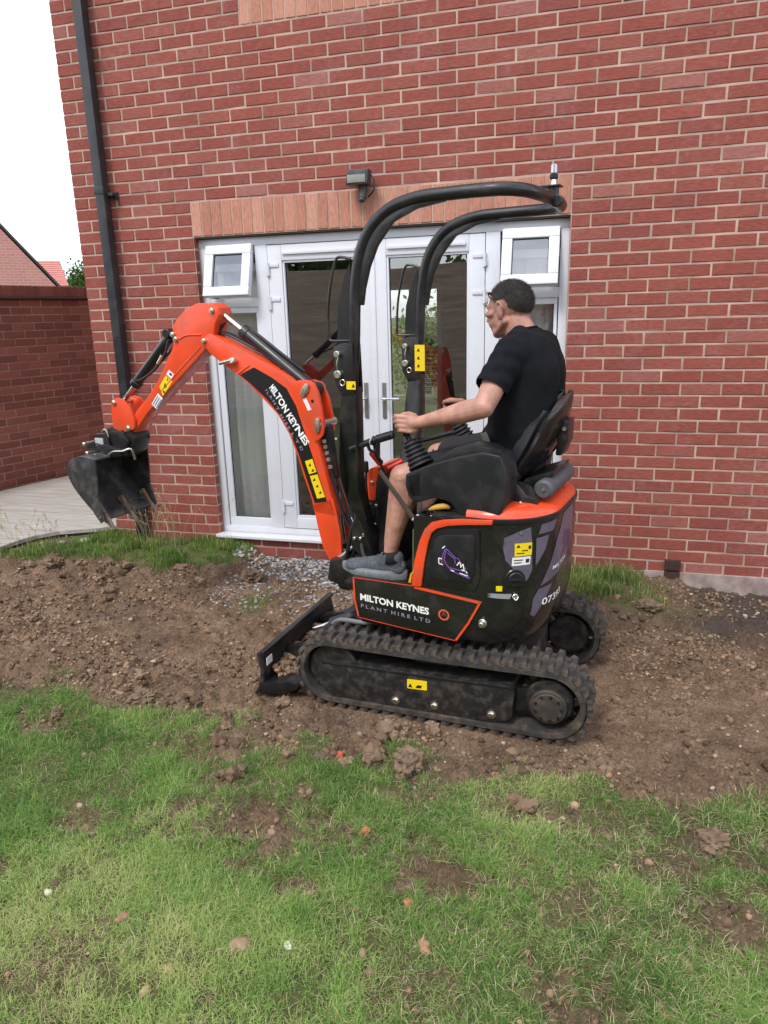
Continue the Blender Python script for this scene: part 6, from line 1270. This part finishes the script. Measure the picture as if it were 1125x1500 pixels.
# neck and trunk
a_cap(b, hp(.025, 0, -.05), .056, (.300, 0, 1.545), .064); a_cap(b, (.295, 0, 1.56), .060, (.305, 0, 1.50), .08)
a_cap(b, (.302, -.150, 1.500), .060, (.302, .150, 1.500), .060); a_ell(b, (.308, 0, 1.40), (.105, .160, .16)); a_ell(b, (.300, 0, 1.20), (.115, .150, .18)); a_ell(b, (.26, 0, 1.09), (.13, .165, .10))
# left arm: shoulder, elbow, wrist
SL, EL, WL = Vector((.290, -.175, 1.505)), Vector((.238, -.315, 1.318)), Vector((-.022, -.285, 1.250))
a_cap(b, SL, .052, SL.lerp(EL, .55), .050); a_cap(b, SL.lerp(EL, .5), .049, EL, .040); a_cap(b, EL, .041, EL.lerp(WL, .32), .043); a_cap(b, EL.lerp(WL, .3), .043, EL.lerp(WL, .7), .032); a_cap(b, EL.lerp(WL, .68), .032, WL, .0255)
SR, ER, WR = Vector((.290, .175, 1.505)), Vector((.225, .300, 1.300)), Vector((-.015, .285, 1.245))
a_cap(b, SR, .052, SR.lerp(ER, .55), .050); a_cap(b, SR.lerp(ER, .5), .049, ER, .040); a_cap(b, ER, .041, ER.lerp(WR, .32), .043); a_cap(b, ER.lerp(WR, .3), .043, ER.lerp(WR, .7), .032); a_cap(b, ER.lerp(WR, .68), .032, WR, .0255)
# legs
for s, kn_, an_ in ((-1, Vector((-.135, -.245, 1.012)), Vector((-.198, -.245, .680))), (1, Vector((-.145, .165, 1.03)), Vector((-.215, .17, .685)))):
    hip = Vector((.22, s * .10, 1.085)); a_cap(b, hip, .085, hip.lerp(kn_, .55), .070); a_cap(b, hip.lerp(kn_, .5), .070, kn_, .052)
    a_cap(b, kn_, .051, kn_ + Vector((-.012, 0, -.03)), .049); c1 = kn_.lerp(an_, .3) + Vector((.022, 0, 0)); a_cap(b, kn_, .049, c1, .053); a_cap(b, c1, .053, kn_.lerp(an_, .65) + Vector((.008, 0, 0)), .040); a_cap(b, kn_.lerp(an_, .62) + Vector((.008, 0, 0)), .040, an_, .0305)
    a_cap(b, kn_.lerp(an_, .1) + Vector((-.018, 0, 0)), .034, an_ + Vector((-.006, 0, .03)), .024); a_cap(b, an_, .0305, an_ + Vector((.002, 0, -.06)), .030)
# hands closed round the joysticks; stick axis leans forward
def hand(W_, s):
    ax = Vector((-.024, s * -.004, .077)).normalized(); jc = Vector((-.114, s * .259, 1.232)); 
    side = Vector((0, s, 0)); pc = jc + Vector((.036, s * .022, .006))            # palm lies on the outer rear side of the grip
    a_cap(b, W_, .0255, pc + Vector((.012, 0, .004)), .026); a_ell(b, pc, (.044, .021, .041), Euler((0, R(14), 0)))
    for k in range(4):
        h = .034 - .0192 * k; rk = (.0100, .0104, .0100, .0088)[k]; ln_ = (.9, 1.0, .95, .8)[k]
        b0 = jc + ax * h + Vector((.034, s * .030, .0)); k1 = jc + ax * h + Vector((-.008, s * .036, .004)); k2 = jc + ax * h + Vector((-.032 * ln_, s * .012, -.004)); k3 = jc + ax * h + Vector((-.020 * ln_, s * -.018, -.008))
        a_cap(b, b0, rk * 1.15, k1, rk * 1.1); a_cap(b, k1, rk * 1.1, k2, rk); a_cap(b, k2, rk, k3, rk * .85)
    t0 = pc + Vector((.012, s * -.016, .028)); t1 = jc + ax * .036 + Vector((.016, s * -.026, .004)); t2 = jc + ax * .034 + Vector((-.012, s * -.024, .002))
    a_cap(b, t0, .0135, t1, .0115); a_cap(b, t1, .0115, t2, .0095)
hand(WL, -1); hand(WR, 1)
body = remesh('body', b, .0037, 4, None, M_SKIN, PS)
for s in (-1, 1):
    e = bmesh.new(); h_ell(e, (-.0765, s * .030, .004), (.0115, .0115, .0115), sub=2); fin('eye', e, mat('eye white', (.75, .72, .7), .2) if s < 0 else bpy.data.materials['eye white'], PS, True)
    e = bmesh.new(); h_ell(e, (-.0868, s * .030, .003), (.003, .0052, .0052), sub=2); fin('iris', e, mat('dark iris', (.03, .02, .015), .15) if s < 0 else bpy.data.materials['dark iris'], PS, True)
    e = bmesh.new(); h_cap(e, (-.0905, s * .014, .0265), .0035, (-.079, s * .046, .026), .003); fin('eyebrow', e, M_HAIR, PS, True)
# hair: close cropped cap, fading out at the sides and nape, with short strands
def hair_lim(x):
    if x < -.055: return .056
    if x < -.005: return .056 - (x + .055) * .95
    if x < .034: return .018 - (x + .005) * .15
    if x < .044: return .012 - (x - .034) * 2.4
    return -.020 - (x - .044) * .75
t = bmesh.new(); bmesh.ops.create_icosphere(t, subdivisions=5, radius=1)
kill = []; HC = Vector((.012, 0, .022)); roots = []; rh = random.Random(4)
for v in t.verts:
    d = Vector((v.co.x * .094, v.co.y * .074, v.co.z * .084)); p = HC + d; above = p.z - hair_lim(p.x)
    f = min(1, max(0, above / .05)); v.co = HC + d * (.992 + .030 * f ** .7 + .006 * rh.random() * f)
    if above < .016: kill.append(v)
    if above > -.012: roots.append((HC + d, above))
bmesh.ops.delete(t, geom=kill, context='VERTS'); t.transform(HL); fin('hair', t, M_HAIR, PS, True)
t = bmesh.new()
for p, ab in roots:
    for _ in range(5 if ab > .01 else 3):
        if ab < .02 and rh.random() > .28 + ab * 30: continue
        q_ = p + Vector((rh.gauss(0, .0018), rh.gauss(0, .0018), rh.gauss(0, .0018))); n_ = (q_ - HC).normalized(); L = .0025 + .008 * min(1, max(0, ab / .07)); dr = (n_ + Vector((-.35, 0, .1)) * .8 + Vector((rh.gauss(0, .3), rh.gauss(0, .3), rh.gauss(0, .3)))).normalized()
        sdv = n_.cross(dr).normalized() * .0006; q_ = HC + (q_ - HC) * (.99 + .022 * min(1, max(0, ab / .05)) ** .7); t.faces.new([t.verts.new(q_ - sdv), t.verts.new(q_ + sdv), t.verts.new(q_ + dr * L)])
t.transform(HL); me = bpy.data.meshes.new('hair_strands'); t.to_mesh(me); t.free(); link('hair_strands', me, M_HAIR, PS, False)['kind'] = 'stuff'
# sunglasses pushed up over the brow
t = bmesh.new()
for s in (-1, 1):
    h_ell(t, (-.061, s * .027, .071), (.004, .022, .011), (0, R(-48), 0)); a_tube(t, [hp(-.058, s * .048, .066), hp(-.040, s * .066, .052), hp(.0, s * .081, .028), hp(.014, s * .083, .022)], .0026, 8)
a_tube(t, [hp(-.069, -.010, .072), hp(-.071, 0, .074), hp(-.069, .010, .072)], .003, 8); fin('sunglasses', t, mat('dark sunglasses', (.012, .012, .014), .1), PS, 60)
# T-shirt
b = bmesh.new()
a_cap(b, (.300, -.148, 1.505), .072, (.300, .148, 1.505), .072); a_cap(b, (.302, -.05, 1.545), .062, (.302, .05, 1.545), .062); a_cap(b, (.305, -.05, 1.56), .048, (.302, -.165, 1.518), .055); a_cap(b, (.305, .05, 1.56), .048, (.302, .165, 1.518), .055); a_ell(b, (.315, 0, 1.44), (.118, .192, .155)); a_ell(b, (.305, 0, 1.31), (.132, .185, .17)); a_ell(b, (.300, 0, 1.18), (.135, .182, .15)); a_ell(b, (.275, 0, 1.105), (.150, .185, .085)); a_ell(b, (.20, -.03, 1.17), (.06, .14, .07))
a_ell(b, (.362, -.075, 1.48), (.06, .09, .10)); a_ell(b, (.362, .075, 1.48), (.06, .09, .10)); a_cap(b, (.32, -.06, 1.42), .135, (.305, -.05, 1.18), .142); a_cap(b, (.32, .06, 1.42), .135, (.305, .05, 1.18), .142)
for S_, E_ in ((SL, EL), (SR, ER)): a_cap(b, S_ + Vector((.002, 0, .002)), .068, S_.lerp(E_, .60), .066)
def folds(co, no_):
    x, y, z = co[:, 0], co[:, 1], co[:, 2]
    f = fbm(x * 1.0 + z * .5, y, 7, 3, 5, z=z * .35) * .020 + fbm(x, y, 24, 2, 8, z=z * .6 + x * .5) * .006
    ridge_ = np.sin((z * 1.0 + np.abs(y) * .9 + x * .3) * 70 + fbm(x, y, 5, 2, 9, z=z) * 5) * .0032 * np.clip((1.26 - z) / .12, 0, 1)
    arm_ = np.sin((z - .5 * np.abs(y)) * 95) * .0022 * np.clip((np.abs(y) - .19) / .03, 0, 1)
    return f + ridge_ + arm_
shirt = remesh('t_shirt', b, .0052, 40, folds, M_SHIRT, PS)
# cut the sleeve ends, neck and hem open is left to the skin showing through: trim below the sleeve plane
bm = bmesh.new(); bm.from_mesh(shirt.data); kill = set()
for S_, E_ in ((SL, EL), (SR, ER)):
    d = (E_ - S_).normalized(); c = S_.lerp(E_, .66)
    for v in bm.verts:
        if abs(v.co.y) > .19 and (v.co - c).dot(d) > 0 and ((v.co - c) - d * (v.co - c).dot(d)).length < .082 and (v.co - c).length < .13: kill.add(v)
for v in bm.verts:
    if v.co.z > 1.592 + (v.co.x - .30) * .16 and abs(v.co.y) < .07: kill.add(v)
bmesh.ops.delete(bm, geom=list(kill), context='VERTS'); bm.to_mesh(shirt.data); bm.free()
b = bmesh.new(); a_tube(b, [Vector((.285 + .060 * math.cos(a), .060 * math.sin(a), 1.590 + .012 * math.cos(a))) for a in [2 * PI * k / 32 for k in range(33)]], .0045, 8, cap=False); fin('collar', b, M_SHIRT, shirt, True)
# shorts
b = bmesh.new(); a_ell(b, (.255, 0, 1.075), (.15, .18, .095))
for s, kn_ in ((-1, Vector((-.135, -.245, 1.012))), (1, Vector((-.145, .165, 1.03)))):
    hip = Vector((.22, s * .10, 1.085)); a_cap(b, hip, .095, hip.lerp(kn_, .78), .074)
remesh('shorts', b, .007, 6, lambda co, n: fbm(co[:, 0], co[:, 1], 12, 2, 4, z=co[:, 2]) * .006, M_SHORTS, PS)
# shoes and socks
def shoe(s, an_):
    yc = an_.y; x0 = an_.x + .075; x1 = x0 - .315; z0 = .557
    b = bmesh.new(); o = lambda f: x0 + (x1 - x0) * f
    a_cap(b, (o(.16), yc, z0 + .075), .036, (o(.34), yc, z0 + .075), .040); a_cap(b, (o(.12), yc, z0 + .045), .034, (o(.5), yc, z0 + .048), .040); a_cap(b, (o(.45), yc, z0 + .052), .038, (o(.84), yc - .004, z0 + .036), .029); a_ell(b, (o(.74), yc, z0 + .034), (.072, .046, .028)); a_cap(b, (o(.17), yc, z0 + .09), .038, (o(.30), yc, z0 + .098), .040)
    sh = remesh('shoe', b, .005, 6, None, M_SHOE, PS)
    bm = bmesh.new(); bm.from_mesh(sh.data); top = [v for v in bm.verts if v.co.z > z0 + .122 - (x0 - v.co.x) * .10]; bmesh.ops.delete(bm, geom=top, context='VERTS')
    low = [v for v in bm.verts if v.co.z < z0 + .012]
    for v in low: v.co.z = z0 + .012
    bm.to_mesh(sh.data); bm.free()
    b = bmesh.new(); pts = []
    for k in range(40):
        a = 2 * PI * k / 40; f = .5 + .5 * math.cos(a); w_ = (.036 + .012 * math.sin(f * PI)) * (1 if f < .8 else 1 - (f - .8) * 1.2); pts.append((o(f) + (.004 if f < .5 else -.004), yc + math.sin(a) * w_ * 1.05, f))
    rings = []
    for zz_, gr in ((0, .96), (.004, 1.0), (.020, 1.05), (.030, 1.03), (.036, .96)):
        rings.append([b.verts.new((o(.5) + (p[0] - o(.5)) * (1 if gr > .97 else .985), yc + (p[1] - yc) * gr, z0 + zz_ + .010 * max(0, p[2] - .75) * 4 * (1 if zz_ < .03 else .8) + (.006 if zz_ > .03 and p[2] < .25 else 0))) for p in pts])
    for a_, c_2 in zip(rings, rings[1:]):
        for k in range(40): b.faces.new((a_[k], a_[(k + 1) % 40], c_2[(k + 1) % 40], c_2[k]))
    b.faces.new(rings[0][::-1]); b.faces.new(rings[-1]); fin('sole', b, M_SOLE, sh, 50)
    b = bmesh.new()
    for k in range(5): f = .36 + k * .055; a_tube(b, smooth_path([(o(f), yc - .032, z0 + .080 - k * .006), (o(f + .01), yc, z0 + .107 - k * .011), (o(f), yc + .032, z0 + .080 - k * .006)], 4), .0028, 6)
    fin('laces', b, M_SOLE, sh, True)
    fin('heel_tab', prism([(o(.02), z0 + .06), (o(.10), z0 + .12), (o(.14), z0 + .12), (o(.10), z0 + .06)], yc - .012, yc + .012, .004), M_SOLE, sh)
    b = bmesh.new(); a_tube(b, [Vector((an_.x + .012, yc, z0 + .075)), Vector((an_.x + .006, yc, z0 + .105)), Vector((an_.x + .004, yc, z0 + .122))], [.045, .040, .0345], 20); fin('sock', b, M_SOCK, PS, True)
shoe(-1, Vector((-.198, -.245, .680))); shoe(1, Vector((-.215, .17, .685)))
